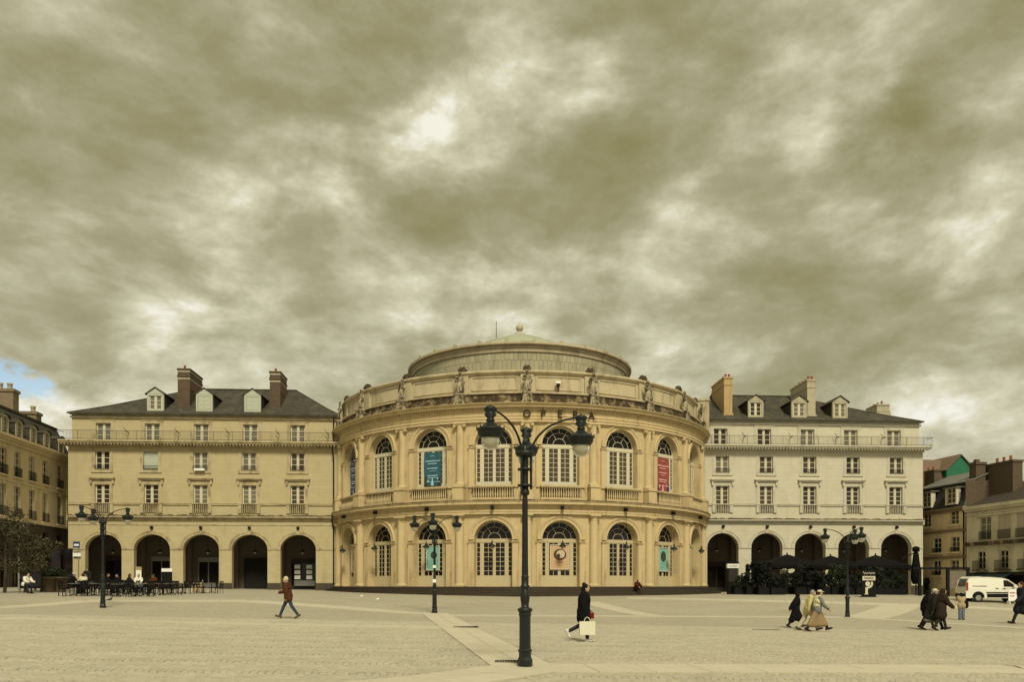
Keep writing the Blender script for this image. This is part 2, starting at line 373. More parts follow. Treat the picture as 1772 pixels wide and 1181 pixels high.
def path(pxs): return [gpx(*p) for p in pxs]
BANDS = [  # pale stone bands laid between the lamps: points on the ground, width
 (path([(752,1062.5), (907,1156)]), 1.3, True),
 (path([(925,1158), (1300,1159), (1772,1160)])+[Vector((16, 15.6, 0))], 1.5, True),
 (path([(925,1157), (757,1181)])+[Vector((-4.6, 10.4, 0))], 1.55, True),
 ([Vector((-26, 34.6, 0))]+path([(-20,1070), (390,1080), (775,1087)]), 1.5, False),
 (path([(-10,1053), (150,1041), (425,1041), (600,1053), (748,1064)]), 1.5, False),
 (path([(775,1066), (1460,1069), (1772,1088)]), 1.3, False),
 (path([(1018,1043), (1145,1069)]), 1.5, False),
 (path([(1490,1071), (1562,1048)]), 2.2, False),
 (path([(1086,1036), (1400,1043), (1772,1057)]), 1.5, False),
]
def seg_d(x, y, a, b):
    dx, dy = b.x-a.x, b.y-a.y; L = dx*dx+dy*dy
    t = min(1, max(0, ((x-a.x)*dx+(y-a.y)*dy)/L)); return math.hypot(x-a.x-t*dx, y-a.y-t*dy)
def in_band(x, y, pad=.03):
    for pts, w, _ in BANDS:
        for a, b in zip(pts, pts[1:]):
            if seg_d(x, y, a, b) < w/2+pad: return True
    return False
band_rank = 0
for pts, w, near in BANDS:
    band_rank += 1
    if near:
        for a, b in zip(pts, pts[1:]):
            d = Vector((b.x-a.x, b.y-a.y, 0)); L = d.length; d /= L; q = Vector((-d.y, d.x, 0))
            n = max(1, round(L/1.25)); st = L/n
            for i in range(n):
                for side in (-1, 1):
                    j = MB(); g = .006; lift = .020+R.uniform(-.002, .002)+.0012*band_rank
                    t0, t1 = i*st+g, (i+1)*st-g; u0, u1 = (g, w/2-g) if side > 0 else (-w/2+g, -g)
                    cs = []
                    for (t, u) in ((t0, u0), (t1, u0), (t1, u1), (t0, u1)):
                        p = Vector((a.x, a.y, 0))+d*t+q*u; cs.append((p.x, p.y, G(p.x, p.y)))
                    j.add([(x, y, z-.02) for x, y, z in cs]+[(x, y, z+lift) for x, y, z in cs],
                          [[4,5,6,7], [0,1,5,4], [1,2,6,5], [2,3,7,6], [3,0,4,7]])
                    j.build('slab', M['slab'], ground)
    else:
        j = MB()
        for a, b in zip(pts, pts[1:]):
            d = Vector((b.x-a.x, b.y-a.y, 0)); L = d.length; d /= L; q = Vector((-d.y, d.x, 0))
            n = max(1, round(L/1.5)); z0 = .004+.004*(band_rank-3)
            for i in range(n):
                cs = []
                for (t, u) in ((i*L/n+.01, -w/2), ((i+1)*L/n-.01, -w/2), ((i+1)*L/n-.01, w/2), (i*L/n+.01, w/2)):
                    p = Vector((a.x, a.y, 0))+d*t+q*u; cs.append((p.x, p.y, G(p.x, p.y)))
                j.add([(x, y, z-.02) for x, y, z in cs]+[(x, y, z+z0+.034*(L < 0)) for x, y, z in cs], [[4,5,6,7], [0,1,5,4], [1,2,6,5], [2,3,7,6], [3,0,4,7]])
        o = j.build('stone_band', M['strip'], ground)

# setts laid in segmental arcs: lanes along X, each arc a row of setts
rs = np.random.RandomState(5)
def sett_field():
    out = []
    lane, per = 1.72, .135; n = 14
    y0 = 10.2; li = 0
    while y0 < 31:
        half = 9.5 + (y0-12)*.72
        k = int(-half/per)
        for kk in range(k, -k+1):
            xo = kk*per
            for i in range(n):
                t = (i+.5)/n*2-1
                off = .42*t*t
                x = xo+off+(.06 if li % 2 else 0); y = y0+lane/2+t*lane/2
                out.append((x, y, math.atan2(-.42*2*t, lane/2)))
        y0 += lane; li += 1
    return out
SF = sett_field()
SF = [(x+rs.uniform(-.008,.008), y+rs.uniform(-.008,.008), a+rs.uniform(-.08,.08)) for x, y, a in SF if not in_band(x, y, .06)]
def in_frame(x, y): return y > 13.05-abs(x)*0 and abs(x) < y*.64
vis = sorted([p for p in SF if in_frame(p[0], p[1])], key=lambda p: p[1])
near = set(id(p) for p in vis[:300])
def sett_mesh(i):
    r = np.random.RandomState(i); hx, hy, h = .061+r.uniform(-.006,.003), .057+r.uniform(-.006,.003), .016
    tz = r.uniform(-.002, .002, 4)
    b = [(-hx,-hy,-.01), (hx,-hy,-.01), (hx,hy,-.01), (-hx,hy,-.01)]
    m = [(x*1., y*1., h-.008) for x, y, _ in b]; tp = [(x*.86, y*.86, h+t) for (x, y, _), t in zip(b, tz)]
    f = []
    for o in (0, 4):
        for e in range(4): f.append([o+e, o+(e+1)%4, o+4+(e+1)%4, o+4+e])
    f.append([8,9,10,11]); return b+m+tp, f
SM = [MB().add(*sett_mesh(i), False) .mesh('sett', M['sett']) for i in range(10)]
for p in vis[:300]:
    o = link('sett', SM[rs.randint(10)], ground, (p[0], p[1], G(p[0], p[1])+rs.uniform(-.002,.002)), p[2]+rs.choice([0, pi]))
base = [sett_mesh(i) for i in range(10)]
rest = [p for p in SF if id(p) not in near and p[1] > 11 and abs(p[0]) < p[1]*.75+1]
V = []; FA = []; o = 0
for p in rest:
    vs, fs = base[rs.randint(10)]; c, s_ = cos(p[2]), sin(p[2]); z = G(p[0], p[1])+rs.uniform(-.002,.002)
    V += [(p[0]+x*c-y*s_, p[1]+x*s_+y*c, z+zz) for x, y, zz in vs]
    FA += [[i+o for i in f] for f in fs]; o += len(vs)
st = MB(); st.v = V; st.f = FA; st.sm = [False]*len(FA); st.mi = [0]*len(FA)
ob = st.build('setts', M['sett'], ground); ob['kind'] = 'stuff'
print('setts', len(rest))
# drain covers let into the bands
def drain(px0, py, px1, label, dep, fm='black', gm='plast'):
    a, b = gpx(px0, py), gpx(px1, py); t = thing('drain_cover', label, 'drain cover', (a+b)/2+Vector((0,0,.024)))
    L = (b-a).length; fr = MB(); w = dep
    fr.box(-L/2, L/2, -w/2, -w/2+.03, -.02, .008).box(-L/2, L/2, w/2-.03, w/2, -.02, .008).box(-L/2, -L/2+.03, -w/2+.03, w/2-.03, -.02, .008).box(L/2-.03, L/2, -w/2+.03, w/2-.03, -.02, .008)
    fr.build('frame', M[fm], t)
    g = MB(); n = int(L/.06)
    for i in range(n): g.box(-L/2+.03+i*(L-.06)/n+.012, -L/2+.03+(i+1)*(L-.06)/n-.012, -w/2+.03, w/2-.03, -.02, .004)
    g.build('grating', M[gm], t)
    MB().box(-L/2+.03, L/2-.03, -w/2+.03, w/2-.03, -.03, -.012).build('pit', M['dark'], t)
drain(857, 1147.5, 899, 'dark iron drain cover beside the foot of the nearest street lamp', .42)
drain(786, 1087, 826, 'narrow drain cover crossing the pale band between the two lamps', .75)
drain(1305, 1091.5, 1345, 'flat drain cover out in the square near the three walking women', .45, 'lead', 'zinc')
# ================================================================== OPERA ROTUNDA
OP = thing('opera_house', 'round ochre stone opera house with two storeys of arches and a domed drum', 'opera house', (.93, 100, 0))
PH0, DPH = radians(1.4), radians(17.14)          # first column, bay angle
colphi = [PH0+DPH*k for k in range(-6, 7)]
bayphi = [PH0+DPH*(k+.5) for k in range(-6, 6)]
RU, RL, RW = 21.95, 22.1, 21.25
def pol(r, ph, z=0.): return Vector((r*sin(ph), -r*cos(ph), z))
NR = 96; A0, A1 = radians(-115), radians(115)
# steps
zt, zb, ns = 1.37, .30, 7
for i in range(ns):
    r0 = 22.75+i*.36; z1 = zt-i*(zt-zb)/ns
    MB().ring([(r0-.5, z1-.3), (r0-.5, z1), (r0, z1), (r0+.015, z1-.02), (r0+.015, z1-.05), (r0-.01, z1-.06), (r0-.01, z1-.4)], radians(-76), radians(80), 72).build('step', M['step'], OP)
MB().ring([(18, -.6), (18, zt-.004), (22.7, zt-.004), (22.7, -.6)], A0, A1, NR).build('podium', M['step'], OP)
# walls with arched openings
def wall_holes(mb, fm, s0, s1, z0, z1, holes, depth, ds=None, mi=0, mr=None):
    br = {round(s0, 5), round(s1, 5)}
    if ds:
        n = int((s1-s0)/ds)
        for i in range(n): br.add(round(s0+(s1-s0)*i/n, 5))
    for h in holes:
        a, b = h['s']; br |= {round(a, 5), round(b, 5)}
        if h.get('rise'):
            br |= {round((a+b)/2-(b-a)/2*cos(pi*i/18), 5) for i in range(1, 18)}
    br = sorted(br); mr = mi if mr is None else mr
    def top(h, s):
        a, b = h['s']
        if not h.get('rise'): return h['z'][1]
        u = max(-1, min(1, (s-(a+b)/2)/((b-a)/2))); return h['z'][1]-h['rise']+h['rise']*sqrt(1-u*u)
    for a, b in zip(br, br[1:]):
        if b-a < 1e-4: continue
        m = (a+b)/2; hs = sorted([h for h in holes if h['s'][0] < m < h['s'][1]], key=lambda h: h['z'][0])
        ca, cb = z0, z0
        for h in hs:
            zbm = h['z'][0]
            if zbm > ca+1e-4: mb.quad(fm(a,0,ca), fm(b,0,cb), fm(b,0,zbm), fm(a,0,zbm), mi)
            ta, tb = top(h, a), top(h, b)
            mb.quad(fm(a,0,ta), fm(b,0,tb), fm(b,depth,tb), fm(a,depth,ta), mr)
            if zbm > z0+1e-4: mb.quad(fm(a,0,zbm), fm(a,depth,zbm), fm(b,depth,zbm), fm(b,0,zbm), mr)
            ca, cb = ta, tb
        mb.quad(fm(a,0,ca), fm(b,0,cb), fm(b,0,z1), fm(a,0,z1), mi)
    for h in holes:
        a, b = h['s']; zs = h['z'][1]-(h.get('rise') or 0); zq = h['z'][0]
        mb.quad(fm(a,0,zq), fm(a,0,zs), fm(a,depth,zs), fm(a,depth,zq), mr)
        mb.quad(fm(b,0,zq), fm(b,depth,zq), fm(b,depth,zs), fm(b,0,zs), mr)
    return mb
HW = 1.84
LOW = dict(zb=1.37, zs=5.93, zt=7.76); UP = dict(zb=9.72, zs=15.12, zt=16.96)
for nm, RR, d, z0, z1 in (('lower_wall', RL, LOW, .8, 8.5), ('upper_wall', RU, UP, 9.3, 17.4)):
    fm = lambda s, dd, z, RR=RR: tuple(pol(RR-dd, s/RR, z))
    holes = [dict(s=(ph*RR-HW, ph*RR+HW), z=(d['zb'], d['zt']), rise=d['zt']-d['zs']) for ph in bayphi]
    mb = wall_holes(MB(), fm, A0*RR, A1*RR, z0, z1, holes, RR-RW+.02, .55)
    mb.build(nm, M['operaw'], OP)
# recess floors so no light leaks: plain drum behind
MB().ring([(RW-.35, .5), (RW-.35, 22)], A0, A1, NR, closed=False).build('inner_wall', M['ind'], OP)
# entablatures
MB().ring([(20.8, 8.36), (22.42, 8.36), (22.42, 8.58), (22.46, 8.59), (22.46, 8.78), (22.5, 8.82), (22.4, 8.84), (22.4, 9.12), (22.5, 9.16), (22.62, 9.24), (22.88, 9.28), (22.88, 9.45), (22.95, 9.56), (22.95, 9.63), (22.3, 9.70), (20.8, 9.70)], A0, A1, 140).build('lower_entablature', M['opera'], OP)
ue = MB().ring([(20.6, 17.26), (22.22, 17.26), (22.22, 17.5), (22.27, 17.51), (22.27, 17.76), (22.32, 17.8), (22.2, 17.83), (22.2, 18.3), (22.28, 18.34), (22.30, 18.36)], A0, A1, 140, closed=False)
ue.ring([(22.30, 18.36), (22.30, 18.60), (22.66, 18.62), (22.70, 18.80), (22.82, 18.86), (22.90, 18.96), (22.90, 19.0), (20.6, 19.06)], A0, A1, 140, closed=False)
ue.build('upper_entablature', M['opera'], OP)
dn = MB(); nd = 300
for i in range(nd):
    a = A0+(A1-A0)*(i+.5)/nd; T = Matrix.Translation(pol(22.30, a, 18.40)) @ Matrix.Rotation(a, 4, 'Z')
    dn.box(-.085, .085, -.16, -.002, .02, .198, T)
dnt = dn.build('dentil_course', M['opera'], OP); dnt['kind'] = 'stuff'
# weathered ledges
MB().ring([(22.0, 9.712), (22.9, 9.66), (22.97, 9.60), (22.97, 9.66), (22.35, 9.74), (22.0, 9.76)], A0, A1, 140).build('lower_ledge', M['opera_d'], OP)
# columns
def column(zb, zt_, r, rtop, ionic):
    sh = MB(); H = zt_-zb
    bz = .32 if ionic else .28; cz = .42 if ionic else .40
    prof = [(r, zb+bz)]+[(r-(r-rtop)*((i/8)**1.6), zb+bz+(H-bz-cz)*i/8) for i in range(1, 9)]
    sh.lathe(prof, 20)
    b = MB(); b.box(-r*1.28, r*1.28, -r*1.28, r*1.28, zb, zb+.1)
    b.lathe([(r*1.25, zb+.1), (r*1.3, zb+.15), (r*1.22, zb+.2), (r*1.08, zb+.22), (r*1.15, zb+.27), (r*1.0, zb+bz+.01)], 20)
    c = MB(); z0 = zt_-cz
    if ionic:
        c.lathe([(rtop*.98, z0-.05), (rtop*1.06, z0-.02), (rtop*1.06, z0+.02), (rtop, z0+.03), (rtop*1.15, z0+.18), (rtop*1.2, z0+.22)], 20)
        for sx in (-1, 1):
            c.tube([(sx*rtop*1.42, -rtop*1.12, z0+.17), (sx*rtop*1.42, rtop*.6, z0+.17)], .155, 12)
            c.tube([(sx*rtop*1.42, -rtop*1.19, z0+.17), (sx*rtop*1.42, -rtop*1.1, z0+.17)], .06, 8)
        c.box(-rtop*1.42, rtop*1.42, -rtop*1.08, rtop*.5, z0+.20, z0+.325)
        c.box(-rtop*1.62, rtop*1.62, -rtop*1.3, rtop*.5, z0+.327, zt_)
    else:
        c.lathe([(rtop, z0-.16), (rtop*1.1, z0-.13), (rtop*1.1, z0-.08), (rtop, z0-.06), (rtop, z0+.03), (rtop*1.08, z0+.06), (rtop*1.08, z0+.1), (rtop*1.32, z0+.24), (rtop*1.32, z0+.26)], 20)
        c.box(-rtop*1.42, rtop*1.42, -rtop*1.42, rtop*.6, z0+.262, zt_)
    return sh.mesh('column', M['opera']), b.mesh('base', M['opera']), c.mesh('capital', M['opera'])
CL = column(1.37, 8.36, .46, .40, False); CU = column(11.22, 17.26, .41, .345, True)
for ph in colphi:
    for (ms, rr) in ((CL, RL+.06), (CU, RU+.06)):
        o = link('column', ms[0], OP, pol(rr, ph), ph); link('base', ms[1], o); link('capital', ms[2], o)
    pd = MB(); pd.box(-.60, .60, -.85, .2, 9.72, 9.95).box(-.56, .56, -.80, .2, 9.952, 10.98).box(-.62, .62, -.88, .2, 10.982, 11.08).box(-.56, .56, -.74, .2, 11.082, 11.215)
    link('pedestal', PDM, OP, pol(RU, ph), ph) if 'PDM' in globals() else None
    if 'PDM' not in globals():
        PDM = pd.mesh('pedestal', M['opera']); link('pedestal', PDM, OP, pol(RU, ph), ph)
        PDB = MB().box(-.66, .66, -.93, .2, 9.60, 9.718).mesh('pedestal_foot', M['opera_d'])
    link('pedestal_foot', PDB, OP, pol(RU, ph), ph)
# archivolts + imposts
def archivolt(zs, rise, hw):
    m = MB()
    prof = [(0.03, -.02), (0.03, -.10), (.30, -.10), (.30, -.15), (.52, -.21), (.56, -.15), (.56, .1), (0.03, .1)]   # (out from opening, depth)
    n = 26; ring = []
    for i in range(n+1):
        a = pi*i/n
        ring.append([((hw+q)*-cos(a), y+.02*abs(cos(a)), zs+(rise+q)*sin(a)) for q, y in prof])
    k = len(prof); V2 = []; F2 = []
    for i in range(n):
        for j in range(k):
            j2 = (j+1) % k
            V2 += [ring[i][j], ring[i+1][j], ring[i+1][j2], ring[i][j2]]; l = len(V2); F2.append([l-4, l-3, l-2, l-1])
    m.add(V2, F2)
    for sx in (-1, 1):
        x0, x1 = sorted((sx*(hw-.05), sx*(hw+.66)))
        m.box(x0, x1, -.22, .95, zs-.22, zs-.16).box(x0+.02, x1-.02, -.17, .95, zs-.32, zs-.222)
        x0, x1 = sorted((sx*(hw+.04), sx*(hw+.60)))
        m.box(x0, x1, -.10, .1, (LOW['zb'] if zs < 8 else 11.0), zs-.322)
    return m
AL = archivolt(LOW['zs'], LOW['zt']-LOW['zs'], HW).mesh('archivolt', M['opera'])
AU = archivolt(UP['zs'], UP['zt']-UP['zs'], HW).mesh('archivolt', M['opera'])
# joinery: fanlight + doors / windows; x across, y depth (0 = face), z up
def joinery(zs, zt_, zb, glass_z0, rows, panel):
    fr = MB(); rise = zt_-zs; w = HW
    # arched outer frame
    n = 24; out = [(-w*cos(pi*i/n), zs+rise*sin(pi*i/n)) for i in range(n+1)]; inn = [(-(w-.13)*cos(pi*i/n), zs+(rise-.13)*sin(pi*i/n)) for i in range(n+1)]
    for i in range(n):
        a, b, c, d = out[i], out[i+1], inn[i+1], inn[i]
        fr.quad((a[0],0,a[1]), (b[0],0,b[1]), (c[0],0,c[1]), (d[0],0,d[1])); fr.quad((d[0],0,d[1]), (c[0],0,c[1]), (c[0],.1,c[1]), (d[0],.1,d[1]))
    for rad, t in ((.34, .05), (.66, .045)):
        p = [(-w*rad*cos(pi*i/16), .03, zs+.12+(rise-.12)*rad*sin(pi*i/16)) for i in range(17)]; fr.tube(p, t/2*1.2, 4)
    for a in (30, 60, 90, 120, 150):
        ca, sa = cos(radians(a)), sin(radians(a)); fr.tube([(w*.66*ca, .03, zs+.12+(rise-.12)*.66*sa), (w*.97*ca, .03, zs+(rise)*.97*sa)], .024, 4)
    for a in (60, 120):
        ca, sa = cos(radians(a)), sin(radians(a)); fr.tube([(w*.34*ca, .03, zs+.12+(rise-.12)*.34*sa), (w*.66*ca, .03, zs+.12+(rise-.12)*.66*sa)], .024, 4)
    gt = zs-.30
    fr.box(-w, w, -.04, .1, zs-.22, zs+.12).box(-w+.001, w-.001, -.0, .1, gt, zs-.222)
    X = lambda f: -w+2*w*f
    posts = [(0, .03), (.125, .215), (.468, .532), (.785, .875), (.97, 1.)]
    for a, b in posts: fr.box(X(a)+.001, X(b)-.001, -.01 if a not in (0,) else 0., .1, glass_z0, gt-.001)
    fr.box(-w+.001, w-.001, -.005, .1, zb, glass_z0-.001)
    if panel:
        for a, b in ((.02, .125), (.215, .468), (.532, .785), (.875, .98)): fr.box(X(a)+.05, X(b)-.05, -.02, -.006, zb+.16, glass_z0-.14)
    H = gt-glass_z0
    cols = [(.03, .125, 1), (.215, .468, 2), (.532, .785, 2), (.875, .97, 1)]
    for a, b, c in cols:
        for i in range(1, c): x = X(a+(b-a)*i/c); fr.box(x-.024, x+.024, .02, .07, glass_z0, gt)
        for j in range(1, rows): z = glass_z0+H*j/rows; fr.box(X(a), X(b), .022, .068, z-.022, z+.022)
        for x in (X(a), X(b)): fr.box(x-.03, x+.03, .01, .08, glass_z0, gt)
    gl = []
    for a, b, c in cols:
        g = MB()
        for i in range(c):
            for j in range(rows):
                x0, x1 = X(a+(b-a)*i/c), X(a+(b-a)*(i+1)/c); z0, z1 = glass_z0+H*j/rows, glass_z0+H*(j+1)/rows
                q = R.uniform(-.006, .006); g.quad((x0, .075+q, z0), (x1, .075, z0), (x1, .075-q, z1), (x0, .075, z1))
        gl.append(g)
    fg = MB(); ns_ = 20; fg.add([(0, .08, zs+.1)]+[(-(w-.05)*cos(pi*i/ns_), .08, zs+(rise-.05)*sin(pi*i/ns_)) for i in range(ns_+1)], [[0, i+2, i+1] for i in range(ns_)])
    return fr, gl, fg
def jset(nm, args, fm, gm, gf):
    fr, gl, fg = joinery(*args)
    return nm, fr.mesh(nm, fm), [g.mesh('pane', gm) for g in gl], fg.mesh('fanlight', gf)
JU = jset('arched_window', (UP['zs'], UP['zt'], UP['zb'], 11.62, 7, False), M['white'], M['glassb'], M['glass'])
JL = jset('glazed_door', (LOW['zs'], LOW['zt'], LOW['zb'], 2.46, 7, True), M['cream'], M['glass'], M['glass'])
bal = MB()
bal.box(-2.05, 2.05, -.30, .02, 11.02, 11.16).box(-2.0, 2.0, -.26, .0, 10.94, 11.018).box(-2.05, 2.05, -.28, .02, 9.76, 9.98)
for i in range(17):
    x = -1.86+3.72*i/16; bal.lathe([(.05, 9.98), (.06, 10.05), (.085, 10.2), (.075, 10.3), (.045, 10.5), (.04, 10.75), (.06, 10.85), (.06, 10.94)], 6, (x, -.13, 0))
BALM = bal.mesh('balustrade', M['opera']); BALR = MB().box(-2.0, 2.0, .0, .02, 9.98, 10.94).mesh('balustrade_gap_shade', M['opera_d'])  # dark sheet behind the balusters paints the shade of the gaps
for ph in bayphi:
    for (J, A, RR) in ((JU, AU, RU), (JL, AL, RL)):
        link('archivolt', A, OP, pol(RR*cos(HW/RR)-.0, ph), ph)
        w_ = link(J[0], J[1], OP, pol(RW*cos(HW/RW)+.12, ph), ph)
        for g in J[2]: link('pane', g, w_)
        link('fanlight', J[3], w_)
    link('balustrade', BALM, OP, pol(RU+.1, ph), ph); link('balustrade_gap_shade', BALR, OP, pol(RU+.1, ph), ph)
# spotlight boxes on the lower frieze
SPB = MB().box(-.14, .14, -.36, 0, -.15, .15).mesh('spotlight_box', M['black'])
for ph in bayphi[1:-1]: link('spotlight_box', SPB, OP, pol(22.47, ph, 8.95), ph)
# attic
MB().ring([(20.5, 19.02), (22.1, 19.04), (22.1, 19.35), (21.95, 19.38), (21.95, 19.62), (21.8, 19.66), (21.8, 20.02), (21.62, 20.06), (20.5, 20.06)], A0, A1, 140).build('blocking_course', M['opera_d'], OP)
MB().ring([(20.5, 20.04), (21.95, 20.06), (21.97, 20.22), (21.6, 20.30), (21.3, 20.32), (21.3, 22.02), (21.42, 22.06), (21.5, 22.16), (21.62, 22.22), (21.62, 22.36), (21.5, 22.44), (20.2, 22.5)], radians(-180), radians(180), 160).build('attic_wall', M['opera_p'], OP)
for i, ph in enumerate(bayphi):
    p = MB(); w2 = radians(6.0)
    for k in (-1, 1): p.ring([(21.302, 20.55), (21.38, 20.55), (21.38, 21.85), (21.302, 21.85)], ph+k*w2-.004, ph+k*w2+.004, 1)
    p.ring([(21.302, 20.52), (21.38, 20.52), (21.38, 20.62), (21.302, 20.62)], ph-w2, ph+w2, 12); p.ring([(21.302, 21.78), (21.38, 21.78), (21.38, 21.88), (21.302, 21.88)], ph-w2, ph+w2, 12)
    p.build('attic_panel', M['opera_p'], OP)
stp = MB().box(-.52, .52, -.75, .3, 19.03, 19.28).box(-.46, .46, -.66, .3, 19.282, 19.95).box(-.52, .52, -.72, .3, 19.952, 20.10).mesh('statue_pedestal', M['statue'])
pil = MB().box(-.62, .62, -.14, .1, 20.2, 22.03).mesh('attic_pilaster', M['opera_p'])
acr = MB().box(-.38, .38, -.3, .3, 22.42, 22.72).prism([(-.32, 22.722), (.32, 22.722), (.2, 22.95), (0, 22.86), (-.2, 22.95)], -.22, .22).mesh('acroterion', M['opera_d'])
for ph in colphi[1:-1]:
    link('statue_pedestal', stp, OP, pol(21.8, ph), ph); link('attic_pilaster', pil, OP, pol(21.32, ph), ph); link('acroterion', acr, OP, pol(21.3, ph), ph)
for ph in (radians(73),):
    MB().box(-.6, .6, -.9, .9, 19.0, 22.7).box(-.7, .7, -1., 1., 22.702, 22.95).build('end_pier', M['opera_p'], OP, pol(21.9, ph), ph)
# drum of individual stones, its cornice and roof
MB().ring([(12.6, 21.5), (12.98, 21.5), (12.98, 27.0), (12.6, 27.0)], -pi, pi, 90).build('drum_core', M['opera_d'], OP)
ds = MB()
for row, (z0, z1) in enumerate(((22.0, 23.25), (23.25, 24.5), (24.5, 25.75), (25.75, 26.7))):
    n = 168
    for i in range(n):
        a = 2*pi*(i+(row % 2)*.5)/n; g = .0011; pr = 13.06+R.uniform(-.006, .006)
        ds.ring([(12.99, z0+.012), (pr, z0+.012), (pr, z1-.012), (12.99, z1-.012)], a+g, a+2*pi/n-g, 1)
o = ds.build('drum_stones', M['drum'], OP); o['kind'] = 'stuff'
MB().ring([(12.5, 26.6), (13.2, 26.62), (13.24, 27.0), (13.34, 27.03), (13.36, 27.2), (13.6, 27.26), (13.69, 27.36), (13.69, 27.6), (13.3, 27.66), (12.4, 27.68)], -pi, pi, 140, closed=False).build('drum_cornice', M['opera_p'], OP)
MB().lathe([(13.3, 27.64), (9, 28.7), (5.2, 30.5)], 72).build('drum_roof', M['copper'], OP)
cp = MB().lathe([(5.2, 30.45), (5.25, 30.62), (4.9, 30.72), (3.2, 31.42), (1.6, 32.05), (.75, 32.35), (.6, 32.5)], 48)
for i in range(16):
    a = 2*pi*i/16; cp.tube([(4.9*cos(a), 4.9*sin(a), 30.74), (3.2*cos(a), 3.2*sin(a), 31.44), (1.0*cos(a), 1.0*sin(a), 32.27)], .05, 5)
cp.build('copper_cap', M['copper'], OP)
fn = MB().lathe([(.62, 32.45), (.62, 32.6), (.3, 32.7), (.22, 32.85), (.3, 32.95)], 16); fn.ball((0,0,33.3), .46, 16, 12); fn.lathe([(.08, 33.7), (.001, 33.95)], 8)
fn.build('finial', M['chimg'], OP)
for i in range(28):
    a = 2*pi*(i+.5)/28; m = MB().prism([(-.2, 0), (.2, 0), (.26, .16), (.1, .24), (0, .32), (-.1, .24), (-.26, .16)], -.1, .1)
    m.build('antefix', M['drum'], OP, pol(13.5, a, 27.6), a)
# lettering on the frieze
for ch, ph in zip('OPERA', (1.8, 5.85, 10., 14., 18.2)):
    c = bpy.data.curves.new('letter', 'FONT'); c.body = ch; c.size = .98; c.extrude = .05; c.align_x = 'CENTER'; c.offset = .012
    tmp = bpy.data.objects.new('t', c); COL.objects.link(tmp)
    dg = bpy.context.evaluated_depsgraph_get(); me = bpy.data.meshes.new_from_object(tmp.evaluated_get(dg))
    bpy.data.objects.remove(tmp); me.materials.clear(); me.materials.append(M['gilt'])
    a = radians(ph-.53); o = link('frieze_letter', me, OP, pol(22.40, a, 17.66), 0.); o.rotation_euler = (pi/2, 0, a)
# drainpipes at the joints with the wings
for ph in (radians(-84), radians(84)): pass
# ---- things fixed to / hung on the opera
mast = MB().tube([(0,0,0), (0,0,3.6)], .04, 6).box(-.02, .02, -.3, .3, 2.6, 2.64).build('radio_mast', M['rail'], None, Vector((.93, 100, 0))+Vector((-2.9, 1.5, 31.0)))
tag(mast, 'thin radio mast beside the copper cap of the dome', 'antenna')
fl = thing('floodlight', 'small white floodlight on a short post in front of the attic panel', 'floodlight', OP.location+pol(21.75, radians(9.4), 20.06))
MB().tube([(0,0,0), (0,0,.75)], .05, 6).build('post', M['black'], fl); MB().box(-.16, .16, -.2, .15, .75, 1.0).build('housing', M['plast'], fl); MB().box(-.24, .24, -.28, .2, 1.0, 1.22).build('hood', M['paper'], fl)
def hang_lantern(loc, rz, label, group, drop=1.9):
    t = thing('hanging_lantern', label, 'lantern', loc, rz, group)
    MB().tube([(0,0,.2), (0,0,drop+.4)], .015, 4).build('cable', M['black'], t)
    MB().lathe([(.05,.42), (.10,.36), (.07,.28), (.16,.22), (.34,.12), (.36,.05), (.33,0), (.22,-.02)], 12).lathe([(.03,.42), (.09,.5), (.0,.62)], 8).build('crown', M['iron'], t)
    MB().lathe([(.21,-.02), (.2,-.12), (.12,-.22), (.001,-.26)], 12).build('glass_bowl', M['bowl'], t)
    return t
names = {2: 'leftmost of the hanging lanterns on the opera, over the brown poster', 3: 'hanging lantern at the narrow glazed door right of the brown poster', 4: 'hanging lantern above the teal poster behind the second lamp post',
 5: 'hanging lantern in front of the glazed door left of the tall lamp', 6: 'hanging lantern above the pink poster with an oval picture', 7: 'hanging lantern before the door where somebody sits on the steps', 8: 'hanging lantern beside the teal poster right of the centre', 9: 'rightmost hanging lantern, over the last narrow arch of the opera'}
for i, ph in enumerate(bayphi):
    if i in names: hang_lantern(OP.location+pol(22.72, ph, 5.2), ph, names[i], 'lanterns hung before the opera doors', 3.3)
# banners and posters
def poster(ph, w, h, z0, kind, bgc, label):
    t = thing('poster', label, 'poster', OP.location+pol(RW*cos(HW/RW)+.17, ph, z0), ph)
    fr = MB(); b = .07
    fr.box(-w/2-b, w/2+b, -.08, 0, -b, 0).box(-w/2-b, w/2+b, -.08, 0, h, h+b).box(-w/2-b, -w/2, -.08, 0, .0005, h-.0005).box(w/2, w/2+b, -.08, 0, .0005, h-.0005)
    fr.build('frame', M['white'], t)
    sh = mat(kind+'_poster_paper', bgc, .6, .08, 1.5); MB().box(-w/2, w/2, -.03, 0, 0, h).build('sheet', sh, t)
    return t
def textbars(t, rows, y, m, nm='print'):
    p = MB()
    for (x0, x1, z, hgt) in rows:
        x = x0
        while x < x1:
            l = R.uniform(.03, .1); p.box(x, min(x1, x+l), y-.004, y, z, z+hgt*R.uniform(.75, 1)); x += l+R.uniform(.012, .03)
    p.build(nm, m, t)
def discp(t, cx, cz, rx, rz_, y, m, nm, n=28):
    p = MB(); p.prism([(cx+rx*cos(2*pi*i/n), cz+rz_*sin(2*pi*i/n)) for i in range(n)], y-.006, y); return p.build(nm, m, t)
dk = mat('poster_dark_print', (.035, .05, .045), .6, .3, 6.); bk = mat('poster_brown_print', (.07, .04, .025), .6, .3, 6.); pk = mat('poster_pale_print', (.5, .42, .3), .6, .3, 3.)
tq = mat('poster_teal_print', (.10, .26, .23), .6, .2, 6.)
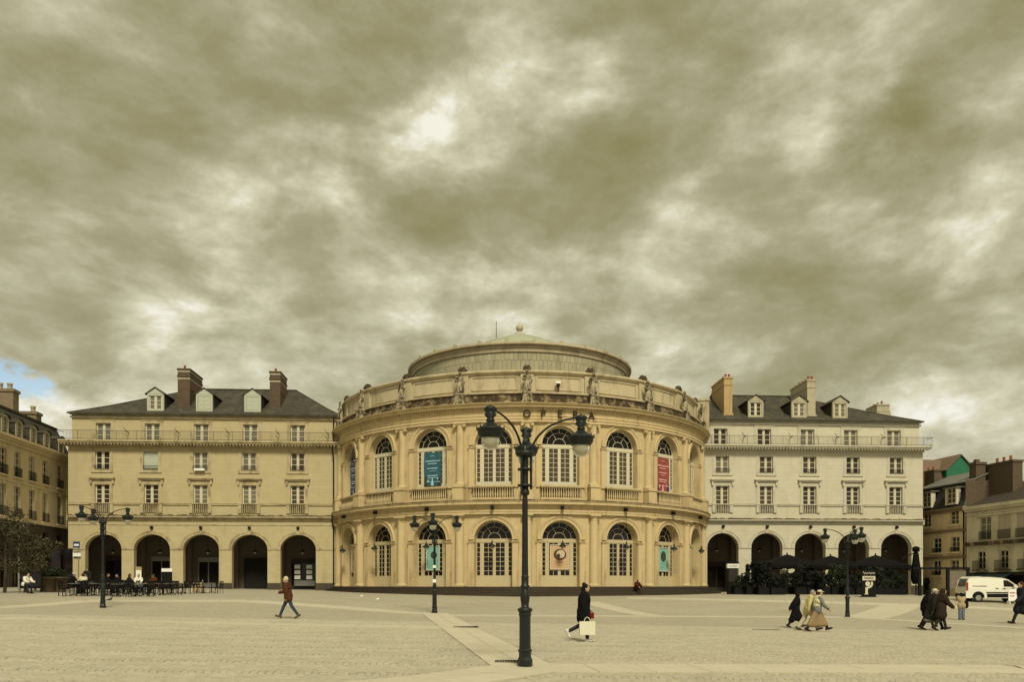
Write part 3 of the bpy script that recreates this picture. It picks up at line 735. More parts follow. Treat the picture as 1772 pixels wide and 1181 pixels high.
t = poster(bayphi[2], 1.5, 2.55, 2.95, 'brown', (.44, .32, .18), 'brown framed poster in the leftmost opera door'); discp(t, .1, 1.6, .45, .6, -.031, bk, 'picture'); textbars(t, [(-.5, .5, .5, .08), (-.3, .3, .3, .06)], -.031, bk)
t = poster(bayphi[4], 1.42, 2.32, 3.05, 'teal', (.20, .40, .33), 'teal framed poster with dark disc behind the second lamp post'); discp(t, .1, 1.45, .36, .38, -.031, dk, 'picture'); textbars(t, [(-.3, .6, .82, .1), (-.45, .5, .55, .06), (-.45, .55, .42, .06), (-.45, .3, .28, .06)], -.031, tq)
t = poster(bayphi[6], 1.78, 2.3, 3.1, 'pink', (.50, .33, .19), 'pinkish framed poster with a dark oval picture right of the tall lamp'); discp(t, .05, 1.4, .64, .56, -.031, bk, 'picture'); discp(t, .12, 1.45, .42, .4, -.038, pk, 'face_print'); discp(t, -.1, 1.28, .18, .22, -.045, bk, 'face_shadow')
textbars(t, [(-.3, .4, .62, .1), (-.2, .2, .27, .06)], -.031, mat('poster_red_print', (.35, .13, .05), .6, .1, 4.))
t = poster(bayphi[8], 1.55, 2.4, 3.0, 'teal', (.20, .40, .33), 'teal framed poster with dark oval in the door right of the seated person'); discp(t, .0, 1.5, .46, .56, -.031, dk, 'picture'); textbars(t, [(-.5, .2, .72, .08), (-.4, .1, .35, .08)], -.031, tq)
def banner(ph, w, h, z0, col, nm, label, dx=0):
    t = thing('banner', label, 'banner', OP.location+pol(RW*cos(HW/RW)+.22, ph, z0)+Vector((dx*cos(ph), dx*sin(ph), 0)), ph)
    m = mat(nm+'_banner_cloth', col, .7, .1, 1.2); b = MB(); n = 10; k = 14
    vs = [(-w/2+w*i/n, -.05+.035*sin(i*1.3+j*.5), h*j/k-(.05*abs(sin(i*1.7)) if j == k else 0)) for j in range(k+1) for i in range(n+1)]
    vs += [(x, y+.012, z) for x, y, z in vs]; f = []
    o2 = (n+1)*(k+1)
    for j in range(k):
        for i in range(n):
            q = j*(n+1)+i; f.append([q, q+1, q+n+2, q+n+1]); f.append([o2+q, o2+q+n+1, o2+q+n+2, o2+q+1])
    b.add(vs, f, True); b.build('cloth', m, t)
    pp = mat(nm+'_banner_print', tuple(min(.75, c*3+.22) for c in col), .7, .05, 3.)
    textbars(t, [(-.25, .25, h-.42, .07), (-.8*w/2, .85*w/2, h-.95, .14), (-.55*w/2, .5*w/2, h-1.2, .12), (-.6*w/2, .6*w/2, h-1.68, .13), (-.35*w/2, .4*w/2, h-1.9, .06), (-.6*w/2, .6*w/2, h-2.4, .13), (-.5*w/2, .5*w/2, h-2.6, .11), (-.7*w/2, .9*w/2, h-3.0, .08)], -.10, pp, 'lettering')
    p = MB(); p.prism([(-.18, .02), (.18, .02), (.04, .75), (-.04, .75)], -.105, -.1); p.ball((-w*.25, -.1, .5), .1, 8, 6, (1,.1,1.2)); p.ball((w*.3, -.1, .7), .09, 8, 6, (1,.1,1.2))
    p.build('figures', pp, t)
    q = MB()
    for sx in (-1, 1): q.prism([(sx*w*.47, .05), (sx*w*.30, .05), (sx*w*.34, .55), (sx*w*.42, .95), (sx*w*.47, .9)][::sx], -.10, -.095)
    q.build('figure_shadows', mat(nm+'_banner_dark', tuple(c*.35 for c in col[::-1]), .7, .1, 3.), t)
banner(bayphi[2], 1.9, 3.9, 11.3, (.075, .085, .14), 'navy', 'navy blue banner across the narrow upper window at the far left')
banner(bayphi[4], 1.95, 3.35, 11.4, (.028, .095, .125), 'teal', 'large teal banner with white lettering on an upper window')
banner(bayphi[8], 2.35, 3.6, 11.25, (.26, .062, .05), 'red', 'red banner with pale lettering on the right upper window', -.25)
# ================================================================== THE TWO ARCADED WINGS
TH = math.atan(.057)
def wX(px): k = (px-HX)/F; return k*93/(1-.057*k)
def wY(px): k = (px-HX)/F; return 93/(1-.057*k)
def wing(px0, px1, arches, wins, rows, wm, tm, label, right):
    X0 = wX(px0); Y0 = wY(px0); c_ = cos(TH)
    t = thing('arcaded_building', label, 'building', (X0, Y0, 0), TH)
    S = lambda px: (wX(px)-X0)/c_
    pm = sum(arches)/len(arches); Ym = wY(pm); Z = lambda py: EYE+(HY-py)*Ym/F
    L = S(px1); za = Z(rows['arch']); zim = Z(rows['impost']); zg = -.6
    lw = []
    ah = 1.98 if not right else 1.86; rise = 1.72
    holes = [dict(s=(S(p)-ah, S(p)+ah), z=(zg, za), rise=rise) for p in arches]
    r2 = (Z(rows['w2'][1]), Z(rows['w2'][0])); r3 = (Z(rows['w3'][1]), Z(rows['w3'][0])); r4 = (Z(rows['w4'][1]), Z(rows['w4'][0]))
    zbal = Z(rows['balc']); zeave = Z(rows['eave']); zc = Z(rows['cornice'])
    hw = .80
    for p in wins['w2']: holes.append(dict(s=(S(p)-hw, S(p)+hw), z=r2))
    for p in wins['w3']: holes.append(dict(s=(S(p)-hw, S(p)+hw), z=r3))
    fm = lambda s, d, z: (s, d, z)
    wall = wall_holes(MB(), fm, 0, L, zg, zbal, holes[:len(arches)], .75)
    wall = MB(); wall_holes(wall, fm, 0, L, zg, zc, holes[:len(arches)], .75)
    wall_holes(wall, fm, 0, L, zc, zbal, holes[len(arches):], .34)
    for x in (0, L): wall.quad((x, 0, zg), (x, 14, zg), (x, 14, zbal), (x, 0, zbal))
    wall.build('wall', wm, t)
    h4 = [dict(s=(S(p)-.82, S(p)+.82), z=r4) for p in wins['w4']]
    at = wall_holes(MB(), lambda s, d, z: (s, d+.3, z), .25, L-.25, zbal, zeave, h4, .3)
    for x in (.25, L-.25): at.quad((x, .3, zbal), (x, 14, zbal), (x, 14, zeave), (x, .3, zeave))
    at.build('attic_storey', wm, t)
    # arcade: inner piers, vault, back wall, shop fronts
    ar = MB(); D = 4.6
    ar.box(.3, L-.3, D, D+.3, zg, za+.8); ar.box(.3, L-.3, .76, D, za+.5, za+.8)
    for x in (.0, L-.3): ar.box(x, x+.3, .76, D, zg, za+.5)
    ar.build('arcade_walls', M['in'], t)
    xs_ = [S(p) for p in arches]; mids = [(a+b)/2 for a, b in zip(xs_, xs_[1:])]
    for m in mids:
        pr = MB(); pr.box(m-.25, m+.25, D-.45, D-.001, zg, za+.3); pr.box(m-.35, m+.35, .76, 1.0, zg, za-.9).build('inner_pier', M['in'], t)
    for i, x in enumerate(xs_):
        kind = wins['shops'][i]
        sf = MB(); y = D-.12; zb_ = GS(X0+x*c_, Y0+x*sin(TH)+4)+.1
        for a in (-1.75, -.62, .58, 1.66): sf.box(x+a, x+a+.1, y-.06, y, zb_, zb_+3.0)
        sf.box(x-1.75, x+1.76, y-.08, y+.0, zb_+3.001, zb_+3.55).box(x-1.75, x+1.76, y-.05, y, zb_, zb_+.45)
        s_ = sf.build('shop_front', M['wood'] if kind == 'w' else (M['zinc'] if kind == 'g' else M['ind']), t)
        g = MB()
        for a, b in ((-1.65, -.62), (-.52, .58), (.68, 1.66)): g.quad((x+a, y-.02, zb_+.45), (x+b, y-.02, zb_+.45), (x+b, y-.02, zb_+3.), (x+a, y-.02, zb_+3.))
        g.build('pane', M['glass'], s_)
        if kind == 'p':
            for cx in (-.95, .45):
                for r in range(3): MB().box(x+cx-.34, x+cx+.34, y-.30, y-.28, zb_+1.15+r*.62, zb_+1.6+r*.62).build('listing_sheet', M['paper'], s_)
            MB().box(x-1.3, x+1.1, y-.34, y-.1, zb_+.35, zb_+1.0).build('window_sill', M['zinc'], s_)
        if kind == 'o':
            MB().box(x-1.75, x+1.75, y-.3, y-.09, zb_, zb_+3.5).build('passage_shade_block', M['dark'], s_)  # near-black block paints in the unlit depth of the passage
    # archivolt, impost, keystone, plinth, strings
    for x in xs_:
        a_ = MB(); n = 22; ring = []
        for i in range(n+1):
            an = pi*i/n; ring.append([(x-(ah+q)*cos(an), y, za-rise+(rise+q)*sin(an)) for q, y in ((.02, 0.), (.02, -.05), (.24, -.05), (.26, -.09), (.42, -.09), (.44, .01))])
        for i in range(n):
            for j in range(5): a_.quad(ring[i][j], ring[i+1][j], ring[i+1][j+1], ring[i][j+1])
        a_.prism([(x-.16, za+.02), (x+.16, za+.02), (x+.22, za+.46), (x-.22, za+.46)], -.13, .0)
        a_.build('archivolt', tm, t)
        MB().box(x-.14, x+.14, -.3, 0, za+.62, za+.92).build('spotlight_box', M['black'], t)
        hl = thing('hanging_lantern', ('lantern hanging in ' if True else '')+wins['order'][xs_.index(x)], 'lantern', (X0+x*c_-2.4*sin(TH), Y0+x*sin(TH)+2.4, za-1.9), TH, 'lanterns under the arcades')
        MB().tube([(0,0,0), (0,0,2.4)], .02, 4).build('cable', M['black'], hl)
        MB().lathe([(.06,.3), (.2,.18), (.3,.06), (.28,0)], 10).build('crown', M['iron'], hl); MB().lathe([(.2,0), (.18,-.1), (.001,-.2)], 10).build('glass_bowl', M['bowl'], hl)
    edges = [0]+[e for x in xs_ for e in (x-ah, x+ah)]+[L]
    for a, b in zip(edges[::2], edges[1::2]):
        if b-a > .05:
            MB().box(a-.0, b+.0, -.07, -.001, zim-.14, zim+.08).build('impost', tm, t)
            MB().box(a-.03 if a > 0 else a, b+.03 if b < L else b, -.06, -.002, zg, Z(rows['plinth'])).build('plinth', M['plinth'], t)
    st = MB()
    st.box(-.02, L+.02, -.05, -.001, za+.5+.55, za+1.15)
    st.prism([(0, zc), (-.42, zc+.0), (-.45, zc+.16), (-.36, zc+.2), (-.14, zc+.34)][::1], 0, L, Matrix(((0,1,0,0),(1,0,0,0),(0,0,1,0),(0,0,0,1))))
    st.box(-.15, L+.15, -.10, -.002, zc-.34, zc-.002)
    st.build('cornice', tm, t)
    zst = Z(rows['string'])
    sg = MB(); cuts = [0]
    for p in wins['w2']: cuts += [S(p)-hw-.02, S(p)+hw+.02]
    cuts.append(L)
    for a, b in zip(cuts[::2], cuts[1::2]): sg.box(a, b, -.12, -.001, zst-.06, zst+.08)
    sg.build('sill_course', tm, t)
    lg = MB(); rr_ = random.Random(int(px0))
    for i in range(60):
        a, b = L*i/60, L*(i+1)/60; q = rr_.uniform(.02, .10)
        lg.box(a, b, -.44-rr_.uniform(0, .03), -.12, zc+.2, zc+.24+q)
    lg.build('weathered_ledge', M['opera_d'], t); MB().box(0, L, -.135, -.121, zst+.081, zst+.11).build('dirt_line', M['opera_d'], t)
    # balcony slab with dentils, railing
    bs = MB(); pj = .95
    bs.box(-.7, L+(.7 if right else .0), -pj, .29, zbal-.16, zbal).box(-.6, L+(.6 if right else 0), -pj+.1, -.001, zbal-.32, zbal-.162)
    bs.box(-.3, L, -.35, -.002, zbal-.62, zbal-.322)
    bs.build('balcony', tm, t)
    dn = MB(); nd = int((L+.6)/.36)
    for i in range(nd): x = -.5+i*.36; dn.box(x, x+.17, -.78, -.352, zbal-.48, zbal-.322)
    dn.build('dentil_course', tm, t)['kind'] = 'stuff'
    rl = MB(); zr = zbal+1.02; x0, x1 = -.66, L+(.66 if right else -.1)
    for z in (zr, zbal+.12): rl.box(x0, x1, -pj+.04, -pj+.07, z-.02, z+.02)
    for x in ((x0, x1) if right else (x0,)):
        for z in (zr, zbal+.12): rl.box(x-.015, x+.015, -pj+.07, .3, z-.02, z+.02)
    n = int((x1-x0)/.15)
    for i in range(n+1):
        x = x0+(x1-x0)*i/n; big = i % 14 == 0; w_ = .022 if big else .0085
        rl.box(x-w_, x+w_, -pj+.055-w_, -pj+.055+w_, zbal, zr-.02)
    rl.build('railing', M['rail'], t)
    for i in range(int(L/5.5)+1):
        x = S(wins['w4'][0])+2.75+i*5.55
        if x < L-.5: MB().box(x-.04, x+.04, -.62, .28, zr-.02, zr+.05).tube([(x, -.2, zr), (x-.35, -.2, zr+.5)], .03, 5).build('balcony_divider', M['rail'], t)
    # windows
    def casement(w, h, bars, gm, fmt, shut=False):
        f = MB(); q = .07
        f.box(-w, w, -.0, .09, 0, q).box(-w, w, 0, .09, h-q, h).box(-w, -w+q, 0, .09, q, h-q).box(w-q, w, 0, .09, q, h-q).box(-.09, .09, -.02, .09, q, h-q)
        for sx in (-1, 1):
            a, b = (sx*.09, sx*(w-q)); a, b = min(a, b), max(a, b)
            for i in range(1, bars): z = q+(h-2*q)*i/bars; f.box(a, b, .015, .075, z-.03, z+.03)
            for x in (a+.03, b-.03): f.box(x-.03, x+.03, .01, .08, q, h-q)
        g = MB()
        for sx in (-1, 1):
            a, b = (sx*.09, sx*(w-q)); a, b = min(a, b), max(a, b)
            for i in range(bars):
                z0, z1 = q+(h-2*q)*i/bars, q+(h-2*q)*(i+1)/bars; e = R.uniform(-.012, .012)
                g.quad((a, .07+e, z0), (b, .07-e, z0), (b, .07-e, z1), (a, .07+e, z1))
        return f.mesh('window', fmt), g.mesh('pane', gm)
    cache = {}
    def put(x, y, zz, w, h, bars, gm, shut=False, fmt=None):
        fmt = fmt or M['white']; key = (w, round(h, 3), bars, gm.name, shut, fmt.name)
        if key not in cache: cache[key] = casement(w, h, bars, gm, fmt)
        a, b = cache[key]; o = link('window', a, t, (x, y, zz)); link('pane', b, o)
        if shut:
            s = MB()
            for sx in (-1, 1):
                p, q = sorted((sx*.02, sx*(w-.03))); s.box(p, q, -.05, -.022, .03, h-.03)
                for i in range(3): s.box(p+.08, q-.08, -.065, -.051, .1+(h-.2)*i/3, .1+(h-.2)*(i+1)/3-.1)
            s.build('shutter', M['shut'], o)
        return o
    gsel = wins['glass']
    for j, p in enumerate(wins['w2']):
        x = S(p); h = r2[1]-r2[0]; put(x, .2, r2[0], hw, h, 4, M[gsel[2][j]])
        su = MB(); e = .34
        su.box(x-hw-e, x-hw, -.06, .0-.001, r2[0]-.0, r2[1]+.0).box(x+hw, x+hw+e, -.06, -.001, r2[0], r2[1]).box(x-hw-e, x+hw+e, -.062, -.001, r2[1]+.001, r2[1]+.45)
        su.build('window_surround', tm, t)
        zh = r2[1]+.46; hd = MB()
        hd.box(x-hw-.62, x+hw+.62, -.34, -.001, zh+.2, zh+.3).box(x-hw-.54, x+hw+.54, -.26, -.001, zh+.08, zh+.199).box(x-hw-.4, x+hw+.4, -.12, -.001, zh, zh+.079)
        for sx in (-1, 1):
            xx = x+sx*(hw+.40); hd.prism([(xx-.1, zh-.42), (xx+.1, zh-.42), (xx+.12, zh-.002), (xx-.12, zh-.002)], -.2, -.063)
        hd.build('window_hood', tm, t)
        bl = MB(); zb0 = Z(rows['bal2'][1]); zb1 = r2[0]-.02
        bl.box(x-hw-.42, x-hw-.05, -.16, -.002, zb0, zb1).box(x+hw+.05, x+hw+.42, -.16, -.002, zb0, zb1)
        bl.box(x-hw-.45, x+hw+.45, -.2, -.002, zb1+.001, zb1+.12)
        for i in range(8):
            xx = x-hw+.06+(2*hw-.12)*i/7; bl.lathe([(.05, zb0), (.065, zb0+.25*(zb1-zb0)), (.04, zb0+.6*(zb1-zb0)), (.055, zb1)], 6, (xx, -.09, 0))
        bl.build('balustrade', tm, t)
        MB().box(x-hw-.04, x+hw+.04, -.03, -.003, zb0, zb1).build('balustrade_gap_shade', M['opera_d'], t)  # added dark sheet colours the shade between the balusters
    for j, p in enumerate(wins['w3']):
        x = S(p); h = r3[1]-r3[0]; o = put(x, .2, r3[0], hw, h, 3, M[gsel[3][j]], gsel[3][j] == 'shut')
        su = MB(); e = .36
        su.box(x-hw-e, x-hw, -.04, -.001, r3[0]-.0, r3[1]).box(x+hw, x+hw+e, -.04, -.001, r3[0], r3[1]).box(x-hw-e, x+hw+e, -.041, -.001, r3[1]+.001, r3[1]+.34).box(x-hw-e-.05, x+hw+e+.05, -.1, -.001, r3[0]-.36, r3[0]-.2).box(x-hw-e, x+hw+e, -.041, -.001, r3[0]-.199, r3[0]-.001)
        su.build('window_surround', tm, t)
        gr = MB()
        for z in (.08, .42): gr.box(x-hw, x+hw, -.16, -.13, r3[0]+z-.02, r3[0]+z+.02)
        for i in range(9): xx = x-hw+2*hw*i/8; gr.box(xx-.012, xx+.012, -.157, -.133, r3[0]+.1, r3[0]+.40)
        for i in range(4):
            cx = x-hw+.2+i*.4; gr.tube([(cx+.14*cos(a*pi/4), -.145, r3[0]+.25+.13*sin(a*pi/4)) for a in range(9)], .014, 4, False)
        for xx in (x-hw, x+hw-.03): gr.box(xx, xx+.03, -.13, .0, r3[0]+.39, r3[0]+.42)
        gr.build('window_guard', M['black'], t)
        if wins.get('flower') == j: MB().box(x-.6, x+.55, -.42, -.17, r3[0]-.12, r3[0]+.12).build('window_box', M['paper'], t)
    for j, p in enumerate(wins['w4']):
        x = S(p); h = r4[1]-r4[0]; put(x, .48, r4[0], .82, h, 3, M[gsel[4][j]])
        su = MB(); e = .38
        su.box(x-.82-e, x-.82, .25, .299, r4[0], r4[1]).box(x+.82, x+.82+e, .25, .299, r4[0], r4[1]).box(x-.82-e, x+.82+e, .249, .299, r4[1]+.001, r4[1]+.3)
        su.box(x-.82-e-.06, x+.82+e+.06, .2, .299, r4[1]+.301, r4[1]+.38); su.build('window_surround', tm, t)
    # eaves and hipped roof
    ev = MB(); ev.box(.12, L-.12, .12, .299, zeave-.5, zeave-.3).box(.1, L-.1, .02, .32, zeave-.14, zeave); ev.build('eaves_cornice', tm, t)
    zr_ = Z(rows['eave'])+4.45; dR = 7.0; x0, x1 = -.05, L+.05; ra, rb = wins['ridge']
    ra, rb = S(ra), S(rb)
    rf = MB(); b0 = [(x0, -.12, zeave), (x1, -.12, zeave), (x1, 14.2, zeave), (x0, 14.2, zeave)]; r_ = [(ra, dR, zr_), (rb, dR, zr_)]
    # slightly dished slopes: one extra row of points near the eaves
    def lerp(a, b, u, dz=0): return tuple(a[i]+(b[i]-a[i])*u+(dz if i == 2 else 0) for i in range(3))
    m = [lerp(b0[0], r_[0], .3, -.12), lerp(b0[1], r_[1], .3, -.12), lerp(b0[2], r_[1], .3, -.12), lerp(b0[3], r_[0], .3, -.12)]
    rf.add(b0+m+r_, [[0,1,5,4], [1,2,6,5], [2,3,7,6], [3,0,4,7], [4,5,9,8], [6,7,8,9], [5,6,9], [7,4,8]])
    rf.box(ra, rb, dR-.12, dR+.12, zr_-.03, zr_+.1); rf.tube([b0[0], m[0], r_[0]], .09, 6).tube([b0[1], m[1], r_[1]], .09, 6)
    rf.box(x0-.02, x1+.02, -.22, -.1, zeave-.1, zeave+.06)
    roof = rf.build('roof', M['slate'], t)
    slope = lambda dd: (lambda d: zeave+(d+.12)/(dR+.12)*4.45-.1*sin(min(1, max(0, (d+.12)/(dR+.12)))*pi))(dd if dd < dR else 2*dR-dd)
    # individual slates would be under two pixels: the material carries them.  dormers:
    for j, p in enumerate(wins['dormers']):
        d0 = .75; Yd = wY(p)+d0; x = (((p-HX)/F*Yd)-X0+d0*sin(TH))/c_
        zb_ = slope(d0)-.05; zt_ = zb_+1.95; zp = zt_+.72; w = .92
        dm = MB()
        dm.box(x-w, x-w+.2, d0, d0+.3, zb_, zt_).box(x+w-.2, x+w, d0, d0+.3, zb_, zt_).box(x-w+.2, x+w-.2, d0, d0+.3, zb_, zb_+.2).box(x-w+.2, x+w-.2, d0, d0+.3, zt_-.2, zt_)
        dm.prism([(x-w-.12, zt_+.001), (x+w+.12, zt_+.001), (x, zp-.04)], d0-.02, d0+.3)
        o = dm.build('dormer', M['chimg'] if right else M['shut'], t)
        ck = MB(); dback = 4.4
        for sx in (-1, 1): xx = x+sx*(w-.04); ck.box(xx-.04, xx+.04, d0+.3, dback, zb_-.2, zt_)
        ck.build('dormer_cheek', M['slate'], o)
        rr = MB(); ov = .22
        for sx in (-1, 1):
            a = (x+sx*(w+ov), d0-.14, zt_-.08); b = (x, d0-.14, zp); c = (x, d0+5.2, zp); d_ = (x+sx*(w+ov), d0+4.6, zt_-.08)
            rr.add([a, b, c, d_]+[(q[0], q[1], q[2]+.08) for q in (a, b, c, d_)], [[0,1,2,3], [4,5,6,7], [0,1,5,4], [1,2,6,5], [2,3,7,6], [3,0,4,7]])
        rr.build('dormer_roof', M['slate'], o)
        wf = casement(w-.21, zt_-zb_-.42, 3, M[wins['dg'][j]] if wins['dg'][j] != 'shut' else M['glass'], M['white']); ww = link('dormer_window', wf[0], o, (x, d0+.1, zb_+.21)); 
        if wins['dg'][j] == 'shut':
            s = MB(); h = zt_-zb_-.42
            for sx in (-1, 1):
                a, b = sorted((sx*.015, sx*(w-.23))); s.box(a+x, b+x, d0+.03, d0+.06, zb_+.23, zb_+.19+h)
                for i in range(3): s.box(a+x+.1, b+x-.1, d0+.015, d0+.029, zb_+.3+(h-.1)*i/3, zb_+.2+(h-.1)*(i+1)/3-.04)
            s.build('dormer_shutter', M['shut'], o)
        else: link('dormer_pane', wf[1], o, (x, d0+.1, zb_+.21))
    for ch in wins['chimneys']:
        p0, p1, d0, d1, pyt, mt, band, pots = ch
        Yd = wY((p0+p1)/2)+d0; xa = ((p0-HX)/F*Yd-X0+d0*sin(TH))/c_; xb = ((p1-HX)/F*Yd-X0+d0*sin(TH))/c_
        zt_ = EYE+(HY-pyt)*Yd/F; zb_ = min(slope(d0), zr_)-1.2
        cm = MB(); cm.box(xa, xb, d0, d1, zb_, zt_-1.0).box(xa-.06, xb+.06, d0-.06, d1+.06, zt_-.999, zt_-.75).box(xa+.0, xb-.0, d0+.0, d1-.0, zt_-.749, zt_-.2).box(xa-.08, xb+.08, d0-.08, d1+.08, zt_-.199, zt_)
        cm.box(xa-.1, xb+.1, d0-.12, d1+.1, zb_, slope(d0)+.12)
        o = cm.build('chimney', M[mt], t)
        if band:
            for z in (zt_-1.25, zt_-.42):
                MB().box(xa-.02, xb+.02, d0-.02, d1+.02, z, z+.16).build('pale_band', M['chimg'], o)
            MB().box(xb-.005, xb+.02, d0+.05, d1-.05, zt_-2.4, zt_-1.26).build('brick_face', M['brickr'], o)
        for i in range(pots):
            y = d0+.4+(d1-d0-.8)*i/max(1, pots-1); rr = R.uniform(.85, 1.1)
            for xx in ([xa+(xb-xa)*.3, xa+(xb-xa)*.72] if i < 1 and pots > 3 else [(xa+xb)/2]):
                MB().lathe([(.14, 0), (.12, .35*rr), (.16, .38*rr), (.16, .45*rr), (.10, .46*rr)], 8, (xx, y, zt_)).build('chimney_pot', M['terra'], o)
    return t, S, Z, L
order = ['the %s arch from the left of the left arcade' % w for w in ('first', 'second', 'third', 'fourth', 'fifth')]
lw = wing(118, 590, [179, 263, 348, 432, 516],
  dict(w2=[177, 262, 347, 431.5, 515], w3=[177, 261, 347, 431, 515], w4=[177, 262, 347, 432, 514.5], ridge=(303, 491), dormers=[269, 353.5, 437], dg=['glassg', 'shut', 'shut'],
   chimneys=[(308, 328.5, 2.2, 6.6, 638, 'brick', True, 1), (467, 485, 2.2, 5.6, 643, 'brick', True, 1)], shops=['k', 'g', 'g', 'o', 'p'],
   glass={2: ['glassm', 'glassm', 'glassg', 'glassg', 'glassb'], 3: ['glassm', 'shut', 'glassg', 'glassg', 'glassb'], 4: ['glassg', 'glassg', 'glassg', 'glassg', 'glassg']}, flower=2, order=order),
  dict(eave=717.5, w4=(733.5, 764.5), balc=765.5, w3=(783, 814), w2=(840, 873), bal2=(875, 889), string=874, cornice=897, arch=926, impost=950, plinth=1010),
  M['wingl'], M['triml'], 'cream arcaded building left of the opera with five dark arches and brick chimneys', False)
order = ['the %s arch of the right arcade counted from the opera' % w for w in ('first', 'second', 'third', 'fourth', 'fifth')]
rw = wing(1206, 1597, [1251, 1327, 1402, 1477, 1551],
  dict(w2=[1250, 1326, 1401, 1476, 1550], w3=[1250, 1326, 1401, 1476, 1551], w4=[1248, 1324, 1399, 1474, 1549], ridge=(1262, 1410), dormers=[1308, 1383, 1454], dg=['glassm', 'glassg', 'glassg'],
   chimneys=[(1253, 1267.5, 1.4, 6.2, 652.5, 'chim', False, 4), (1397, 1411.5, 1.4, 6.4, 657, 'chimg', False, 5), (1519, 1541, 9.2, 12.0, 699, 'chimg', False, 3)], shops=['k', 'k', 'k', 'k', 'w'],
   glass={2: ['glassb', 'glassb', 'glassm', 'glassm', 'glassm'], 3: ['glassg', 'glassb', 'glassb', 'glassm', 'glassb'], 4: ['glassm', 'glassm', 'glassg', 'glassg', 'glassg']}, order=order),
  dict(eave=728.5, w4=(743, 771), balc=773, w3=(791, 819.5), w2=(842.5, 875), bal2=(876, 888.5), string=875.5, cornice=903, arch=924, impost=948, plinth=1014),
  M['wingr'], M['trimr'], 'pale arcaded building right of the opera with café terrace before its arches', True)
# link block behind the wings so that the rotunda joins solid building
for x0, x1, nm in ((-21.5, -17, 'left'), (18.5, 23, 'right')): pass
# downpipe on the left wing beside the drum
dpp = tag(MB().tube([(0,-.12,20.6), (0,-.12,17.9), (0,-.9,17.2), (0,-.9,16.6), (0,-.12,15.9), (0,-.12,9.8), (-.1,-.5,9.3), (-.1,-.5,8.6), (0,-.12,8.0), (0,-.12,.9)], .075, 6).build('drainpipe', M['black'], None, (wX(577.5), wY(577.5), 0), TH), 'dark drainpipe down the joint between left wing and opera', 'drainpipe')
# plates on the left wing wall
def plate(px, py, w, h, m, label, cat, txt=True):
    Y = wY(px); o = thing('street_plate', label, cat, ((px-HX)/F*Y, Y-.06, EYE+(HY-py)*Y/F), TH)
    MB().box(-w/2, w/2, -.02, .02, -h/2, h/2).build('panel', m, o)
    return o
blue = mat('blue_enamel', (.02, .05, .13), .4, .05, 2.); slatep = mat('dark_enamel', (.03, .035, .035), .4, .05, 2.)
t = plate(134, 961, .75, .7, slatep, 'dark wall plate on the corner pier of the left building', 'wall plate'); textbars(t, [(-.3, .3, .15, .07), (-.3, .3, 0, .07), (-.3, .2, -.18, .07)], -.021, M['paper'])
# ================================================================== HOUSES DOWN THE SIDES OF THE SQUARE
def simple_window(par, x, y, z, w, h, bars, gm, fmt, cols=2, dome=0.):
    f = MB(); q = .07
    f.box(-w, w, 0, .08, 0, q).box(-w, w, 0, .08, h-q, h).box(-w, -w+q, 0, .08, q, h-q).box(w-q, w, 0, .08, q, h-q)
    for i in range(1, cols): xx = -w+2*w*i/cols; f.box(xx-.05, xx+.05, -.015, .08, q, h-q)
    for i in range(1, bars): zz = h*i/bars; f.box(-w+q, w-q, .01, .07, zz-.03, zz+.03)
    o = f.build('window', fmt, par, (x, y, z)); g = MB()
    for i in range(cols):
        for k in range(bars):
            a, b = -w+2*w*i/cols, -w+2*w*(i+1)/cols; e = R.uniform(-.012, .012)
            g.quad((a, .06+e, h*k/bars), (b, .06-e, h*k/bars), (b, .06-e, h*(k+1)/bars), (a, .06+e, h*(k+1)/bars))
    g.build('pane', gm, o); return o
def guard(par, x, y, z, w, h, nm='window_guard'):
    m = MB(); m.box(-w, w, -.02, .02, h-.04, h).box(-w, w, -.02, .02, .02, .06)
    n = int(2*w/.13)
    for i in range(n+1): xx = -w+2*w*i/n; m.box(xx-.018, xx+.018, -.012, .012, .06, h-.04)
    for sx in (-w, w): m.box(sx-.02, sx+.02, .02, .3, h-.04, h)
    m.build(nm, M['black'], par, (x, y, z))
# --- left: long stone house with mansard roof
LX0, LY0, LTH = -45.82, 40., pi/2+math.atan(.107)
LH = thing('mansard_house', 'long stone house on the left edge with grey mansard roof and arched dormers', 'house', (LX0, LY0, 0), LTH)
LL = 54.4; LS = lambda Y: (Y-40)*1.0057
ycols = [66.5, 69.8, 73., 76.2, 79.6, 82.4, 85.4, 88.4, 91.9]
hol = []
for Y in ycols:
    s = LS(Y)
    hol += [dict(s=(s-.62, s+.62), z=(12.55, 15.1)), dict(s=(s-.62, s+.62), z=(8.45, 11.55))]
lo = [dict(s=(LS(Y)-.75, LS(Y)+.75), z=(4.75, 7.35), rise=.75) for Y in ycols]+[dict(s=(LS(Y)-1.15, LS(Y)+1.15), z=(.4, 4.05)) for Y in ycols]
w = wall_holes(MB(), lambda s, d, z: (s, d, z), 0, LL, 8.15, 16.0, hol, .3)
w.quad((LL,0,-.5), (LL,12,-.5), (LL,12,16), (LL,0,16)).quad((0,0,-.5), (0,12,-.5), (0,12,16), (0,0,16)); w.build('upper_wall', M['sideb'], LH)
wall_holes(MB(), lambda s, d, z: (s, d, z), 0, LL, -.5, 8.15, lo, .45).build('granite_ground_floor', M['sided'], LH)
tr = MB(); tr.box(-.1, LL+.1, -.25, -.001, 8.0, 8.25).box(0, LL, -.12, -.001, 11.9, 12.06)
tr.box(-.2, LL+.25, -.75, .2, 16.12, 16.4).box(-.1, LL+.15, -.5, .2, 15.9, 16.119).box(-.1, LL+.1, -.25, -.001, 15.6, 15.899)
